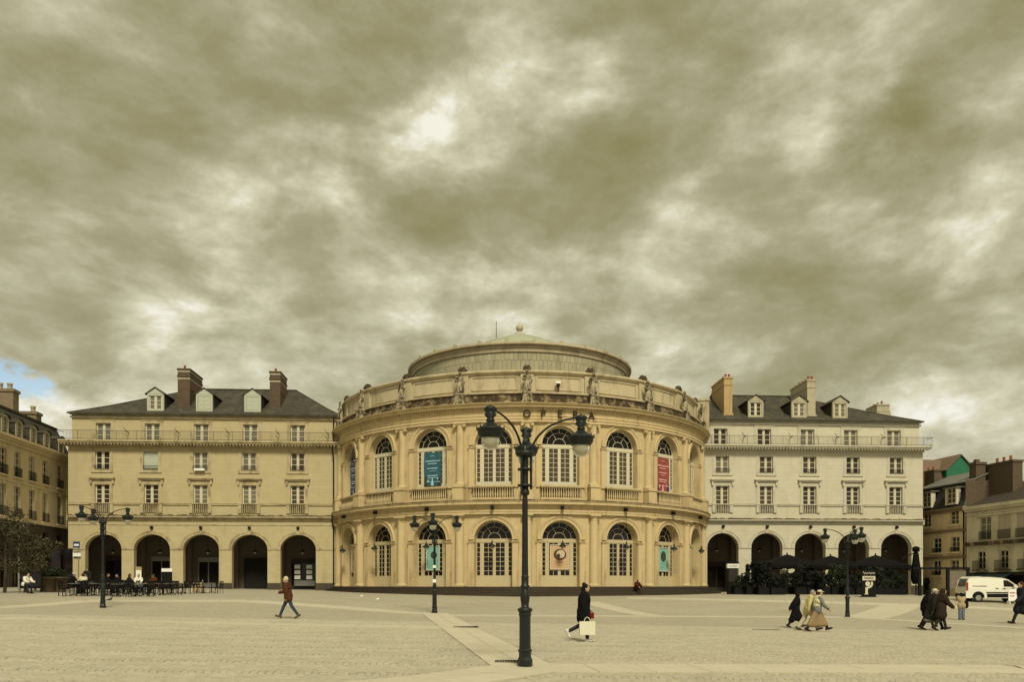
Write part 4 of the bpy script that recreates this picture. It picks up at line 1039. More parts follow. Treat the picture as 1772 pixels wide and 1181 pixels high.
for s in (LS(77.9), LL-.3): tr.box(s-.28, s+.28, -.08, -.002, 8.26, 15.59)
tr.build('string_courses', M['sideb'], LH)
MB().tube([(LS(77.4), -.15, 15.8), (LS(77.4), -.15, .8)], .09, 6).build('downpipe', M['black'], LH)
for j, Y in enumerate(ycols):
    s = LS(Y)
    for z0, z1 in ((12.55, 15.1), (8.45, 11.55)):
        simple_window(LH, s, .18, z0, .62, z1-z0, 4, M[['glassg', 'glass', 'glassb'][(j+int(z0)) % 3]], M['white'])
        guard(LH, s, -.12, z0-.05, .72, .95)
        MB().prism([(s-.14, z1), (s+.14, z1), (s+.2, z1+.4), (s-.2, z1+.4)], -.1, -.001).build('keystone', M['sideb'], LH)
        MB().box(s-.85, s+.85, -.2, -.001, z0-.22, z0-.06).build('sill', M['sideb'], LH)
    o = simple_window(LH, s, .3, 4.75, .75, 2.6, 3, M['glass'], mat('brown_window_wood', (.09, .05, .03), .7, .1, 3.)); guard(LH, s, -.1, 4.7, .85, .9)
    f = MB(); f.box(s-1.15, s+1.15, .3, .38, 3.3, 4.05).box(s-1.15, s-1.0, .3, .38, .4, 3.3).box(s+1.0, s+1.15, .3, .38, .4, 3.3).box(s-.06, s+.06, .3, .38, .4, 3.3)
    o = f.build('shop_front', MATS['brown_window_wood'], LH); MB().quad((s-1., .36, .4), (s+1., .36, .4), (s+1., .36, 3.3), (s-1., .36, 3.3)).build('pane', M['glass'], o)
# mansard
mr = MB(); zt_ = 19.5; mr.add([(-.1,-.3,16.4), (LL+.1,-.3,16.4), (LL-.5,1.1,zt_), (0.,1.1,zt_), (LL-2.5,6,20.9), (0,6,20.9), (LL+.1,12,16.4), (LL-.5,11,zt_)], [[0,1,2,3], [3,2,4,5], [1,6,7,2], [2,7,4]])
mr.box(-.1, LL-.45, .95, 1.2, zt_-.08, zt_+.1); mr.build('mansard_roof', M['slate'], LH)
for j, Y in enumerate(ycols):
    s = LS(Y)-.25; d = MB(); n = 10; w_ = .72
    arc = [(s-w_*cos(pi*i/n), 17.85+.45*sin(pi*i/n)) for i in range(n+1)]
    arc2 = [(s-(w_-.2)*cos(pi*i/n), 17.85+.28*sin(pi*i/n)) for i in range(n+1)]
    for i in range(n): d.prism([arc[i], arc[i+1], arc2[i+1], arc2[i]], -.3, .3)
    d.box(s-w_, s-w_+.2, -.3, .3, 16.42, 17.85).box(s+w_-.2, s+w_, -.3, .3, 16.42, 17.85)
    o = d.build('dormer', M['chimg'], LH)
    h = MB()
    for i in range(n):
        a, b = arc[i], arc[i+1]; a = (s+(a[0]-s)*1.16, a[1]+.08); b = (s+(b[0]-s)*1.16, b[1]+.08)
        h.quad((a[0], -.45, a[1]), (b[0], -.45, b[1]), (b[0], 2.2, b[1]), (a[0], 2.2, a[1]))
    for sx in (-1, 1): h.quad((s+sx*w_*1.02, -.25, 16.4), (s+sx*w_*1.02, 1.4, 16.4), (s+sx*w_*1.02, 1.6, 17.9), (s+sx*w_*1.02, -.25, 17.9))
    h.build('dormer_roof', M['slate'], o)
    g = MB(); g.add([(s, -.1, 17.7)]+[(x, -.1, z) for x, z in arc2]+[(s+w_-.2, -.1, 16.45), (s-w_+.2, -.1, 16.45)], [[0, i+2, i+1] for i in range(n+2)]+[[0, 1, n+3]]); g.build('dormer_pane', M['glassg'], o)
    b = MB(); b.box(s-.05, s+.05, -.14, -.09, 16.45, 18.1)
    for z in (16.8, 17.2, 17.6): b.box(s-w_+.2, s+w_-.2, -.13, -.095, z, z+.05)
    b.build('dormer_frame', M['white'], o)
for Y, zz, n in ((84.6, 21.9, 2), (89.6, 20.6, 1)):
    s = LS(Y); c = MB(); c.box(s-.6, s+.6, 1.2, 3.6 if n > 1 else 3.2, 18.2, zz-.3).box(s-.72, s+.72, 1.08, 3.72 if n > 1 else 3.3, zz-.299, zz); o = c.build('chimney', mat('old_brown_chimney', (.20,.155,.095), .9, .2, 2., .3, 10), LH)
    for i in range(n): MB().lathe([(.28, 0), (.24, .5), (.3, .55), (.3, .7), (.2, .72)], 8, (s, 1.8+i*.95, zz)).build('chimney_pot', M['chimg'], o)
# --- right: two houses
RTH = math.atan2(-1, .155); RS = lambda px: (101-65.86/((px-HX)/F+.155))*1.012
def rz_(px, py): Y = 65.86/((px-HX)/F+.155); return EYE+(HY-py)*Y/F
HA = thing('narrow_house', 'narrow cream house with dark mansard roof right of the right arcade', 'house', (65.86-.155*101, 101, 0), RTH)
LA = RS(1671)
wa = [(RS(1604), 8.58, 10.1), (RS(1651.5), 8.58, 10.1), (RS(1621.5), 5.4, 7.1), (RS(1653), 5.4, 7.1), (RS(1621), 2.7, 4.4), (RS(1652), 2.7, 4.4)]
hol = [dict(s=(s-.72, s+.72), z=(a, b)) for s, a, b in wa]
w = MB(); wall_holes(w, lambda s, d, z: (s, d, z), 0, LA, 4.95, 10.3, hol[:4], .28); wall_holes(w, lambda s, d, z: (s, d, z), 0, LA, -.6, 4.95, hol[4:], .28)
w.quad((0,0,-.6), (0,9,-.6), (0,9,10.3), (0,0,10.3)); w.build('wall', M['hous'], HA); MB().quad((LA,0,-.6), (LA,9,-.6), (LA,9,13.5), (LA,0,13.5)).build('gable_end', M['brick'], HA)
for i, (s, a, b) in enumerate(wa):
    simple_window(HA, s, .16, a, .72, b-a, 3, M[['glass', 'glassb'][i % 2]], M['white'])
    MB().box(s-1.05, s+1.05, -.26, -.001, a-.22, a-.04).build('sill', M['hous'], HA)
    if i > 1: guard(HA, s, -.1, a, .74, .5)
st = MB()
for z in (8.0, 4.9): st.box(-.1, LA+.05, -.2, -.001, z-.3, z)
st.box(-.2, LA+.05, -.42, .1, 10.3, 10.52).box(-.2, LA+.05, -.25, -.001, 10.0, 10.299); st.build('string_courses', mat('house_dark_trim', (.20,.15,.09), .9, .15, 2.), HA)
ms = MB(); ms.add([(-.2,-.3,10.52), (LA,-.3,10.52), (LA,.9,13.4), (-.2,.9,13.4)], [[0,1,2,3]]); ms.build('mansard_roof', mat('dark_slate', (.028,.024,.02), .75, .3, 4., .4, 10), HA)
ms = MB(); ms.add([(-.2,.6,13.3), (LA,.6,13.3), (LA,5,15.1), (-.2,5,15.1), (-.2,.6,13.45), (LA,.6,13.45), (LA,5,15.25), (-.2,5,15.25)], [[4,5,6,7], [0,1,5,4], [1,2,6,5], [0,4,7,3]]); ms.build('roof', M['zinc'], HA)
for px in (1607, 1650):
    s = RS(px); d = MB(); z0, z1 = 11.0, 12.75
    d.box(s-.95, s-.75, -.35, .2, z0, z1).box(s+.75, s+.95, -.35, .2, z0, z1).box(s-.95, s+.95, -.4, .2, z0-.15, z0-.001)
    o = d.build('dormer', M['hous2'], HA); MB().prism([(s-1.15, z1+.001), (s+1.15, z1+.001), (s+1.15, z1+.12), (s-1.15, z1+.16)], -.5, 1.4).build('dormer_roof', M['zinc'], o)
    simple_window(o, s, -.2, z0, .74, z1-z0, 3, M['glassb'], M['white'])
MB().tube([(LA-.15, -.14, 10.2), (LA-.15, -.14, .2)], .08, 6).build('downpipe', M['black'], HA)
HB = thing('shop_house', 'low stone house with awninged shop and balcony windows on the right edge', 'house', HA.matrix_basis @ Vector((LA, 0, 0)) if False else (65.86-.155*91.9+.0, 91.9, 0), RTH)
SB = lambda px: RS(px)-RS(1672); LBn = 22
r1 = [(SB(1705), 'glassg'), (SB(1738), 'shut'), (SB(1770), 'shut'), (SB(1805), 'glassg'), (SB(1840), 'shut')]
r2b = [SB(1698), SB(1737), SB(1778), SB(1815)]
hol = [dict(s=(s-.85, s+.85), z=(6.55, 9.0)) for s, _ in r1]+[dict(s=(s-.62, s+.62), z=(3.3, 5.25), rise=.25) for s in r2b]
w = MB(); wall_holes(w, lambda s, d, z: (s, d, z), .01, LBn, 6.0, 10.0, hol[:5], .25); wall_holes(w, lambda s, d, z: (s, d, z), .01, LBn, 2.9, 6.0, hol[5:], .3)
w.quad((.01,0,-.6), (.01,9,-.6), (.01,9,10), (.01,0,10)); w.build('wall', M['hous2'], HB)
for s, k in r1:
    o = simple_window(HB, s, .12, 6.55, .85, 2.45, 3, M['glassg'], M['white'])
    if k == 'shut':
        m = MB(); m.box(-.84, -.01, -.06, -.02, .02, 2.4).box(.01, .84, -.06, -.02, .02, 2.4)
        for i in range(14): m.box(-.78, -.07, -.075, -.061, .12+i*.16, .22+i*.16).box(.07, .78, -.075, -.061, .12+i*.16, .22+i*.16)
        m.build('shutter', mat('faded_pink_shutter', (.46,.40,.30), .7, .05, 3.), o)
    MB().box(s-1.3, s+1.3, -.3, -.001, 9.12, 9.3).build('window_hood', M['hous2'], HB); guard(HB, s, -.12, 6.5, .9, .95)
for s in r2b:
    simple_window(HB, s, .15, 3.3, .62, 1.95, 3, M['glass'], M['white']); guard(HB, s, -.35, 3.2, .95, 1.0, 'balcony_railing')
    MB().box(s-1., s+1., -.5, -.001, 3.05, 3.2).build('balcony_slab', M['opera_d'], HB)
    MB().prism([(s-.8, 5.2), (s-.3, 5.42), (s+.3, 5.42), (s+.8, 5.2), (s+.8, 5.32), (s+.3, 5.56), (s-.3, 5.56), (s-.8, 5.32)], -.12, -.001).build('window_hood', M['hous2'], HB)
c = MB(); c.box(.02, LBn, -.5, .3, 10.0, 10.35).box(.02, LBn, -.28, -.001, 9.75, 9.999).box(.02, LBn, -.22, -.001, 9.35, 9.5); c.build('cornice', M['hous2'], HB)
MB().box(.02, LBn, -.45, -.001, 5.9, 6.3).build('balcony_ledge', M['opera_d'], HB)
rf = MB(); rf.add([(.02,.1,10.36), (LBn,.1,10.36), (LBn,5.5,13.0), (.02,5.5,13.0), (LBn,11,10.3), (.02,11,10.3)], [[0,1,2,3], [3,2,4,5]]); rf.build('roof', mat('brown_slate', (.05,.04,.03), .8, .3, 3., .4, 8), HB)
sh = MB(); sh.box(.1, LBn, .3, .38, -.5, 2.9).box(.05, LBn, -.12, .29, 2.55, 2.9)
for i in range(8): sh.box(.1+i*2.8, .3+i*2.8, -.1, .29, -.5, 2.549)
o = sh.build('shop_front', M['ind'], HB)
g = MB()
for i in range(8): g.quad((.3+i*2.8, .2, .3), (2.9+i*2.8, .2, .3), (2.9+i*2.8, .2, 2.5), (.3+i*2.8, .2, 2.5))
g.build('pane', M['glass'], o)
aw = MB(); aw.add([(.3,-.02,2.85), (7.2,-.02,2.85), (7.2,-1.5,2.2), (.3,-1.5,2.2), (7.2,-1.5,2.0), (.3,-1.5,2.0)], [[0,1,2,3], [3,2,4,5]]); aw.build('awning', mat('dark_green_awning', (.02,.035,.03), .8, .1, 2.), HB)
# chimney wall on the boundary of the two houses and the green gabled house behind
CHW = M['brick']
m = MB(); m.box(-2.2, 3.4, 3.0, 4.2, 10.0, 15.1).box(-2.3, 3.5, 2.9, 4.3, 15.101, 15.35); o = m.build('chimney', CHW, HB)
for i in range(3): MB().lathe([(.16,0), (.14,.5), (.18,.55), (.12,.6)], 8, (.4+i*1.0, 3.6, 15.35)).build('chimney_pot', M['terra'], o)
m = MB(); m.box(LA-1.2, LA-.1, 1.4, 2.6, 12.4, 15.3).box(LA-1.35, LA, 1.3, 2.7, 15.301, 15.6); m.box(LA-.9, LA-.5, 1.7, 2.2, 15.601, 15.95); m.build('chimney', CHW, HA)
m = MB(); m.box(-2.6, -.6, 3.2, 4.0, 13.6, 15.9).box(-2.7, -.5, 3.1, 4.1, 15.901, 16.1); o = m.build('chimney', CHW, HA)
for i in range(2): MB().lathe([(.14,0), (.12,.4), (.16,.45), (.1,.5)], 8, (-2.2+i*.9, 3.6, 16.1)).build('chimney_pot', M['terra'], o)
Yg = 104.; xg, zg_ = wpx(1662, 789, Yg)
GH = thing('gabled_house', 'house behind with a bright green gable wall and red tiled roof', 'house', (xg, Yg, 0), radians(10))
gw = 2.0; m = MB(); m.add([(-gw,0,5), (gw,0,5), (gw,0,zg_-1.9), (0,0,zg_), (-gw,0,zg_-1.9), (-gw,9,5), (gw,9,5), (gw,9,zg_-1.9), (0,9,zg_), (-gw,9,zg_-1.9)], [[0,1,2,3,4], [0,4,9,5], [1,6,7,2]])
m.build('gable_wall', mat('green_gable_cladding', (.018,.13,.062), .6, .15, 1.5), GH)
m = MB()
for sx in (-1, 1): m.add([(sx*(gw+.25), -.2, zg_-2.05), (0, -.2, zg_+.03), (0, 9, zg_+.03), (sx*(gw+.25), 9, zg_-2.05), (sx*(gw+.25), -.2, zg_-1.9), (0, -.2, zg_+.2), (0, 9, zg_+.2), (sx*(gw+.25), 9, zg_-1.9)], [[4,5,6,7], [0,1,5,4], [0,4,7,3]])
m.add([(-5.2,.6,zg_-2.3), (-.6,.6,zg_-2.3), (-.2,3,zg_-.15), (-5.2,3,zg_-.15)], [[0,1,2,3]]).quad((-5.2,.6,8), (-.6,.6,8), (-.6,.6,zg_-2.35), (-5.2,.6,zg_-2.35))
m.build('roof', mat('faded_red_tile', (.15,.10,.07), .85, .2, 3., .3, 10), GH)
for o in [o for o in COL.objects if o.parent is None and o.type in ('EMPTY', 'MESH') and o.name not in ('ground',) and not o.name.startswith(('drain_cover',))]: scale_about_cam(o)
# ================================================================== STREET LAMPS
def lamp(loc, arms, label, extra=None):
    t = thing('street_lamp', label, 'street lamp', loc, 0, 'three-armed street lamps of the square')
    b = MB(); b.lathe([(.150,0), (.150,.12), (.135,.15), (.122,.18), (.122,.27), (.138,.29), (.138,.32), (.118,.34), (.112,.42), (.110,.98), (.125,1.0), (.125,1.03), (.112,1.05)], 8, smooth=False)
    b.lathe([(.112,1.05), (.145,1.09), (.15,1.13), (.118,1.15)], 12); b.build('base', M['iron'], t)
    p = MB(); p.lathe([(.118,1.15), (.075,1.17), (.078,1.24), (.092,1.32), (.094,1.40), (.08,1.48), (.068,1.52)], 12)
    p.lathe([(.068,1.52), (.09,1.55), (.09,1.59), (.072,1.61), (.072,1.75), (.08,1.77), (.062,1.80)], 12)
    p.lathe([(.062,1.80), (.066,1.84), (.06,2.1), (.052,3.2), (.050,3.38)], 12)
    for i in range(8): a = i*pi/4; p.tube([(.056*cos(a), .056*sin(a), 1.86), (.049*cos(a), .049*sin(a), 3.3)], .009, 4)
    p.lathe([(.05,3.38), (.085,3.40), (.09,3.46), (.07,3.50), (.064,3.6), (.064,4.2), (.08,4.24), (.06,4.34), (.035,4.38)], 12)
    p.build('pole', M['iron'], t)
    br = MB()
    for z in (3.56, 3.88): br.lathe([(.06,z), (.15,z+.0), (.15,z+.035), (.06,z+.035)], 12)
    br.lathe([(.05,4.12), (.17,4.16), (.20,4.22), (.16,4.26), (.05,4.28)], 12); br.ball((0,0,4.44), .055, 8, 6, (1,1,1.6)); br.build('collar', M['iron'], t)
    for dx, dy in arms:
        Rr = math.hypot(dx, dy); ux, uy = dx/Rr, dy/Rr
        a = MB(); pts = [(ux*.12, uy*.12, z) for z in (3.5, 3.75, 4.0, 4.18)]
        pts += [(ux*(.12+(Rr-.12)*(1-cos(q))), uy*(.12+(Rr-.12)*(1-cos(q))), 4.18+.72*sin(q)) for q in [pi/2*i/10 for i in range(1, 11)]]
        a.tube(pts, [.026]*4+[.026-.008*i/10 for i in range(1, 11)], 7)
        a.build('arm', M['iron'], t)
        l = MB(); c = (dx, dy, 0)
        l.lathe([(.0,4.99), (.035,4.95), (.025,4.91), (.09,4.94), (.135,4.90), (.11,4.86), (.09,4.82), (.12,4.79), (.06,4.72), (.085,4.69), (.075,4.66)], 8, c)
        l.lathe([(.06,4.66), (.10,4.63), (.17,4.57), (.225,4.535), (.25,4.53), (.262,4.505), (.245,4.49), (.235,4.42), (.205,4.38), (.20,4.36), (.17,4.35), (.0,4.40)], 16, c)
        for i in range(8):
            q = i*pi/4; l.box(-.012, .012, -.012, .012, 4.50, 4.57, Matrix.Translation((dx+.255*cos(q), dy+.255*sin(q), 0)))
        o = l.build('lantern', M['iron'], t)
        MB().lathe([(.165,4.355), (.172,4.31), (.165,4.24), (.13,4.17), (.07,4.135), (.001,4.125)], 18, c).build('glass_bowl', M['bowl'], o)
        MB().lathe([(.03,4.36), (.045,4.32), (.04,4.22), (.001,4.2)], 8, c).build('bulb', M['paper'], o)
    if extra: extra(t)
    return t
g0 = gpx(908.5, 1156.5); g0.z += .034
lamp(g0, [(-.66, -.93), (1.10, -.12), (.05, 1.18)], 'tall dark green lamp standing closest, in front of the opera')
g1 = gpx(178, 1053); lamp(g1, [(-.52, -1.0), (-.86, .75), (1.13, .2)], 'dark lamp near the café chairs before the left arcade')
def stick(t):
    MB().box(-.085, .085, -.10, -.086, 1.55, 1.72).box(-.075, .075, -.10, -.086, 2.28, 2.42).build('sticker', M['paper'], t)
g2 = gpx(752, 1062.5); lamp(g2, [(.02, -1.1), (-1.05, .4), (1.1, .4)], 'dark lamp before the teal poster, left of the tall lamp', stick)
g3 = gpx(1466.5, 1069.5); lamp(g3, [(-1.2, .1), (.32, -1.05), (.78, .85)], 'dark lamp before the black parasols of the right terrace')
# ================================================================== PEOPLE
def capsule(mb, p0, p1, r0, r1, n=10):
    p0, p1 = Vector(p0), Vector(p1); d = p1-p0
    if d.length < 1e-5: d = Vector((0,0,.001)); p1 = p0+d
    d.normalize()
    pts = [p0-d*r0*.99, p0-d*r0*.85, p0-d*r0*.5, p0, p1, p1+d*r1*.5, p1+d*r1*.85, p1+d*r1*.99]
    mb.tube(pts, [r0*.14, r0*.53, r0*.87, r0, r1, r1*.87, r1*.53, r1*.14], n)
def solid(name, caps, ells, m, parent, vox=.013, sm=3, extra=None):
    mb = MB()
    for c in caps: capsule(mb, *c)
    for c, r in ells: mb.ball(c, 1., 14, 10, r)
    if extra: extra(mb)
    me = mb.mesh('t', m); o = bpy.data.objects.new('t', me); COL.objects.link(o)
    q = o.modifiers.new('r', 'REMESH'); q.mode = 'VOXEL'; q.voxel_size = vox; q.use_smooth_shade = True
    q = o.modifiers.new('s', 'SMOOTH'); q.factor = .5; q.iterations = sm
    dg = bpy.context.evaluated_depsgraph_get(); me2 = bpy.data.meshes.new_from_object(o.evaluated_get(dg))
    bpy.data.objects.remove(o); me2.materials.clear(); me2.materials.append(m)
    me2.polygons.foreach_set('use_smooth', [True]*len(me2.polygons)); me2.name = name
    return link(name, me2, parent)
def cloth(name, col, var=.12): return mat(name, col, .9, var, 6., .25, 60, spec=.1)
HAIR = {'black': cloth('black_hair', (.012,.010,.009)), 'brown': cloth('brown_hair', (.05,.028,.016)), 'blond': cloth('pale_blond_hair', (.50,.42,.24)), 'grey': cloth('grey_hair', (.25,.24,.22))}
EYE_M = mat('dark_eye', (.02,.015,.012), .3, .05, 5.)
def limb(p, a, b, l1, l2):
    k = p+Vector((sin(a)*l1, 0, -cos(a)*l1)); e = k+Vector((sin(b)*l2, 0, -cos(b)*l2)); return k, e
def person(loc, rz, H, pose, wear, label):
    s = H/1.75; t = thing('person', label, 'person', loc, rz, wear.get('group')); t.scale = (s,)*3
    rd = radians; lean = rd(pose.get('lean', 4)); u = Vector((sin(lean), 0, cos(lean)))
    hips = {sd: Vector((0, sd*.095, 0)) for sd in (-1, 1)}; legs = {}
    for sd, k in ((-1, 'r'), (1, 'l')):
        th, kn = pose.get('thigh_'+k, 0), pose.get('knee_'+k, 0)
        kn_p, an = limb(hips[sd], rd(th), rd(th-kn), .43, .43)
        if pose.get('sit'): kn_p.y += sd*.04; an.y += sd*.03
        ft = rd(pose.get('foot_'+k, 0)); fd = Vector((cos(ft), 0, sin(ft))); nrm = Vector((sin(ft), 0, -cos(ft)))
        legs[sd] = (hips[sd], kn_p, an, an+fd*.17+nrm*.055, an-fd*.055+nrm*.05)
    low = min(min(v.z for v in (L[3], L[4])) for L in legs.values())-.035
    dz = Vector((0, 0, pose['seat_z']/s+.10 if pose.get('sit') else -low))
    legs = {sd: tuple(v+dz for v in L) for sd, L in legs.items()}
    P = dz.copy(); waist = P+u*.16; chest = P+u*.36; neck = P+u*.53; hd = neck+u*.09+Vector((.035, 0, .055)); 
    hd = hd+Vector((pose.get('head_fwd', 0), 0, -abs(pose.get('head_fwd', 0))*.4))
    arms = {}
    for sd, k in ((-1, 'r'), (1, 'l')):
        sh = P+u*.475+Vector((0, sd*.175, 0)); a = rd(pose.get('arm_'+k, 0)); e = rd(pose.get('arm_'+k, 0)+pose.get('elbow_'+k, 12))
        el, wr = limb(sh, a, e, .29, .255); el.y += sd*.05; wr.y += sd*pose.get('wrist_y', .03)
        hdir = (wr-el).normalized(); arms[sd] = (sh, el, wr, hdir)
    caps = []; ells = []
    caps += [(P+Vector((0,-.06,.02)), P+Vector((0,.06,.02)), .115, .115), (P+Vector((0,0,.02)), waist, .12, .115), (waist, chest, .115, .125), (chest+Vector((0,-.07,0)), chest+Vector((0,.07,0)), .11, .11), (P+u*.47+Vector((0,-.12,0)), P+u*.47+Vector((0,.12,0)), .065, .065), (P+u*.47, neck+u*.06, .07, .052), (neck, hd, .052, .05)]
    ells += [(hd, (.098, .076, .125)), (hd+Vector((.03,0,-.055)), (.062,.055,.065)), (hd+Vector((.102,0,-.015)), (.018,.013,.026)), (hd+Vector((0,.078,-.01)), (.022,.012,.034)), (hd+Vector((0,-.078,-.01)), (.022,.012,.034)), (hd+Vector((.088,0,.025)), (.02,.045,.02))]
    for sd in (-1, 1):
        h, k, a, toe, heel = legs[sd]
        caps += [(h, k, .088, .056), (k, a, .056, .038), (k.lerp(a, .28), k.lerp(a, .4), .056, .05), (heel, toe, .038, .032), (a, heel, .038, .036)]
        sh, el, wr, hdr = arms[sd]
        caps += [(sh, el, .052, .041), (el, wr, .041, .028), (wr, wr+hdr*.07, .03, .034)]
        side = hdr.cross(Vector((0,1,0))); side = side.normalized() if side.length > .1 else Vector((1,0,0))
        b = wr+hdr*.085; curl = Vector((0, -sd, 0))
        for i, L in enumerate((.062, .072, .068, .054)):
            o = side*((i-1.5)*.019); m1 = b+o+hdr*L*.5+curl*.006; m2 = m1+hdr*L*.42+curl*.03
            caps += [(b+o-hdr*.03, m1, .0095, .009), (m1, m2, .009, .008)]
        th0 = wr+hdr*.03+side*.03*1; caps += [(th0, th0+side*.03+hdr*.03, .012, .010), (th0+side*.03+hdr*.03, th0+side*.035+hdr*.06+curl*.01, .010, .009)]
    solid('body', caps, ells, wear.get('skin', M['skin']), t, .0105, 2)
    ey = MB()
    for sd in (-1, 1): ey.ball(hd+Vector((.088, sd*.032, .008)), .012, 6, 5)
    ey.build('eyes', EYE_M, t); MB().ball(hd+Vector((.088,0,-.062)), .012, 6, 5, (.5,2,.45)).build('mouth', mat('lips', (.28,.10,.08), .6, .05, 5.), t)
    # hair
    hc = wear.get('hair', 'brown')
    if hc:
        he = [(hd+Vector((-.022,0,.028)), (.103,.092,.122))]; hcaps = []
        if wear.get('long'): hcaps = [(hd+Vector((-.06,0,.0)), hd+Vector((-.075,0,-.22)), .085, .06)]
        if wear.get('bun'): he.append((hd+Vector((-.06,0,.13)), (.06,.06,.055)))
        o = solid('hair', hcaps, he, HAIR[hc], t, .012, 2)
    if wear.get('hat'):
        hm, kind = wear['hat']
        if kind == 'cap': solid('cap', [], [(hd+Vector((-.01,0,.07)), (.112,.098,.075)), (hd+Vector((.12,0,.055)), (.07,.06,.012))], hm, t, .011, 2)
        elif kind == 'scarf': solid('headscarf', [(hd+Vector((-.03,0,-.05)), neck+Vector((-.02,0,-.03)), .105, .12)], [(hd+Vector((-.028,0,.015)), (.115,.102,.135))], hm, t, .012, 2)
        elif kind == 'hood': solid('hood', [(neck+Vector((-.05,-.05,.02)), neck+Vector((-.05,.05,.02)), .075, .075)], [(hd+Vector((-.04,0,.01)), (.115,.11,.14))], hm, t, .012, 2)
    # clothes
    tm, tl, puff = wear['top']; ex = .022+puff
    tc = [(P+Vector((0,-.06,.03)), P+Vector((0,.06,.03)), .115+ex, .115+ex), (P, waist, .12+ex, .118+ex), (waist, chest, .118+ex, .125+ex), (chest+Vector((0,-.075,0)), chest+Vector((0,.075,0)), .11+ex, .11+ex), (P+u*.465+Vector((0,-.13,0)), P+u*.465+Vector((0,.13,0)), .068+ex, .068+ex), (P+u*.48, neck+u*.0, .085+ex*.5, .07)]
    for sd in (-1, 1):
        sh, el, wr, hdr = arms[sd]; tc += [(sh, el, .056+ex*.9, .046+ex*.8), (el, wr-hdr*.0, .046+ex*.8, .036+ex*.7)]
        if tl > 0:
            h, k, a, _, _ = legs[sd]; tc.append((h+Vector((0,0,.02)), h.lerp(k, min(1, tl)), .115+ex, .10+ex*1.2))
            if tl > 1: tc.append((k, k.lerp(a, tl-1), .10+ex, .095+ex))
    if tl > .5:
        mid = (legs[1][1]+legs[-1][1])/2; tc.append((P, P.lerp(mid, min(1., tl)), .14+ex, .14+ex))
    solid('jacket' if tl < .6 else 'coat', tc, [], tm, t, .015, 3)
    if wear.get('vest'): e2 = ex+.018; solid('vest', [(waist, chest, .118+e2, .125+e2), (chest+Vector((0,-.075,0)), chest+Vector((0,.075,0)), .11+e2, .11+e2), (P+u*.46+Vector((0,-.09,0)), P+u*.46+Vector((0,.09,0)), .075+e2, .075+e2)], [], wear['vest'], t, .015, 3)
    lm = wear['legs']; lw = wear.get('wide', 0)
    lc = [(P+Vector((0,-.06,0)), P+Vector((0,.06,0)), .122, .122)]
    for sd in (-1, 1):
        h, k, a, _, _ = legs[sd]; lc += [(h, k, .1+lw*.4, .07+lw), (k, a+(k-a)*.06, .07+lw, .056+lw*1.3)]
    solid('trousers', lc, [], lm, t, .014, 3)
    if wear.get('skirt'):
        sm, hem = wear['skirt']; sc = [(P+Vector((0,-.07,.06)), P+Vector((0,.07,.06)), .13, .13)]
        ends = [legs[sd][1].lerp(legs[sd][2], hem) for sd in (-1, 1)]
        for q in [i/6 for i in range(7)]:
            e = ends[0].lerp(ends[1], q); sc.append((P+Vector((0,(q-.5)*.14,.02)), e, .13, .11))
        solid('skirt', sc, [], sm, t, .015, 3)
    sm = wear.get('shoes', cloth('dark_shoe', (.02,.016,.014)))
    for sd in (-1, 1):
        h, k, a, toe, heel = legs[sd]; cs = [(heel, toe, .05, .042), (a+Vector((0,0,.01)), heel, .05, .046)]
        if wear.get('boots'): cs.append((a, a.lerp(k, .4), .052, .06))
        solid('shoe', cs, [], sm, t, .012, 2)
    t['_hand_l'] = 0; del t['_hand_l']
    Mx = Matrix.Translation(loc) @ Matrix.Rotation(rz, 4, 'Z') @ Matrix.Scale(s, 4)
    return t, {sd: Mx @ (arms[sd][2]+arms[sd][3]*.1) for sd in (-1, 1)}, Mx @ hd, Mx @ chest
WALK = dict(thigh_l=27, knee_l=6, foot_l=14, thigh_r=-20, knee_r=12, foot_r=-28, arm_l=-24, elbow_l=14, arm_r=24, elbow_r=26, lean=4)
WALKR = dict(thigh_r=27, knee_r=6, foot_r=14, thigh_l=-20, knee_l=14, foot_l=-28, arm_r=-20, elbow_r=14, arm_l=22, elbow_l=26, lean=4)
STAND = dict(thigh_l=2, thigh_r=-2, arm_l=5, arm_r=5)
def at(px, py, dz=0.): g = gpx(px, py); return Vector((g.x, g.y, g.z+dz))
def hgt(px, pyt, pyb): g = gpx(px, pyb); return (pyb-pyt)*g.y/F
black = cloth('black_wool', (.007,.0065,.007)); jean = cloth('blue_denim', (.035,.05,.075)); djean = cloth('dark_denim', (.03,.028,.042)); wshoe = cloth('white_trainer', (.6,.57,.5))
def hold_bag(pos, w, h, d, m, label, nm='shopping_bag', rz=0., handle=True, drop=.12):
    t = thing(nm, label, 'bag', (pos.x, pos.y, pos.z-h-drop), rz)
    b = MB(); b.add([(-w/2,-d/2,0), (w/2,-d/2,0), (w/2,d/2,0), (-w/2,d/2,0), (-w/2*1.03,-d/2*.6,h), (w/2*1.03,-d/2*.6,h), (w/2*1.03,d/2*.6,h), (-w/2*1.03,d/2*.6,h)], [[0,3,2,1], [0,1,5,4], [1,2,6,5], [2,3,7,6], [3,0,4,7], [4,5,6,7]]); b.build('bag_body', m, t)
    if handle: MB().tube([(-w*.2,0,h), (-w*.13,0,h+drop*.7), (0,0,h+drop), (w*.13,0,h+drop*.7), (w*.2,0,h)], .012, 5).build('handle', m, t)
    return t
# man in brown
g = at(499, 1071.5); person(g, pi, hgt(499, 997, 1072)*1.0, dict(WALKR, thigh_r=28, thigh_l=-22, arm_r=20, elbow_r=60, arm_l=-8, elbow_l=10, lean=8), dict(top=(cloth('brown_leather', (.075,.028,.012)), .25, .025), legs=jean, hair='blond', shoes=cloth('tan_trainer', (.10,.07,.045))), 'person with pale hair in a brown jacket and jeans walking left')
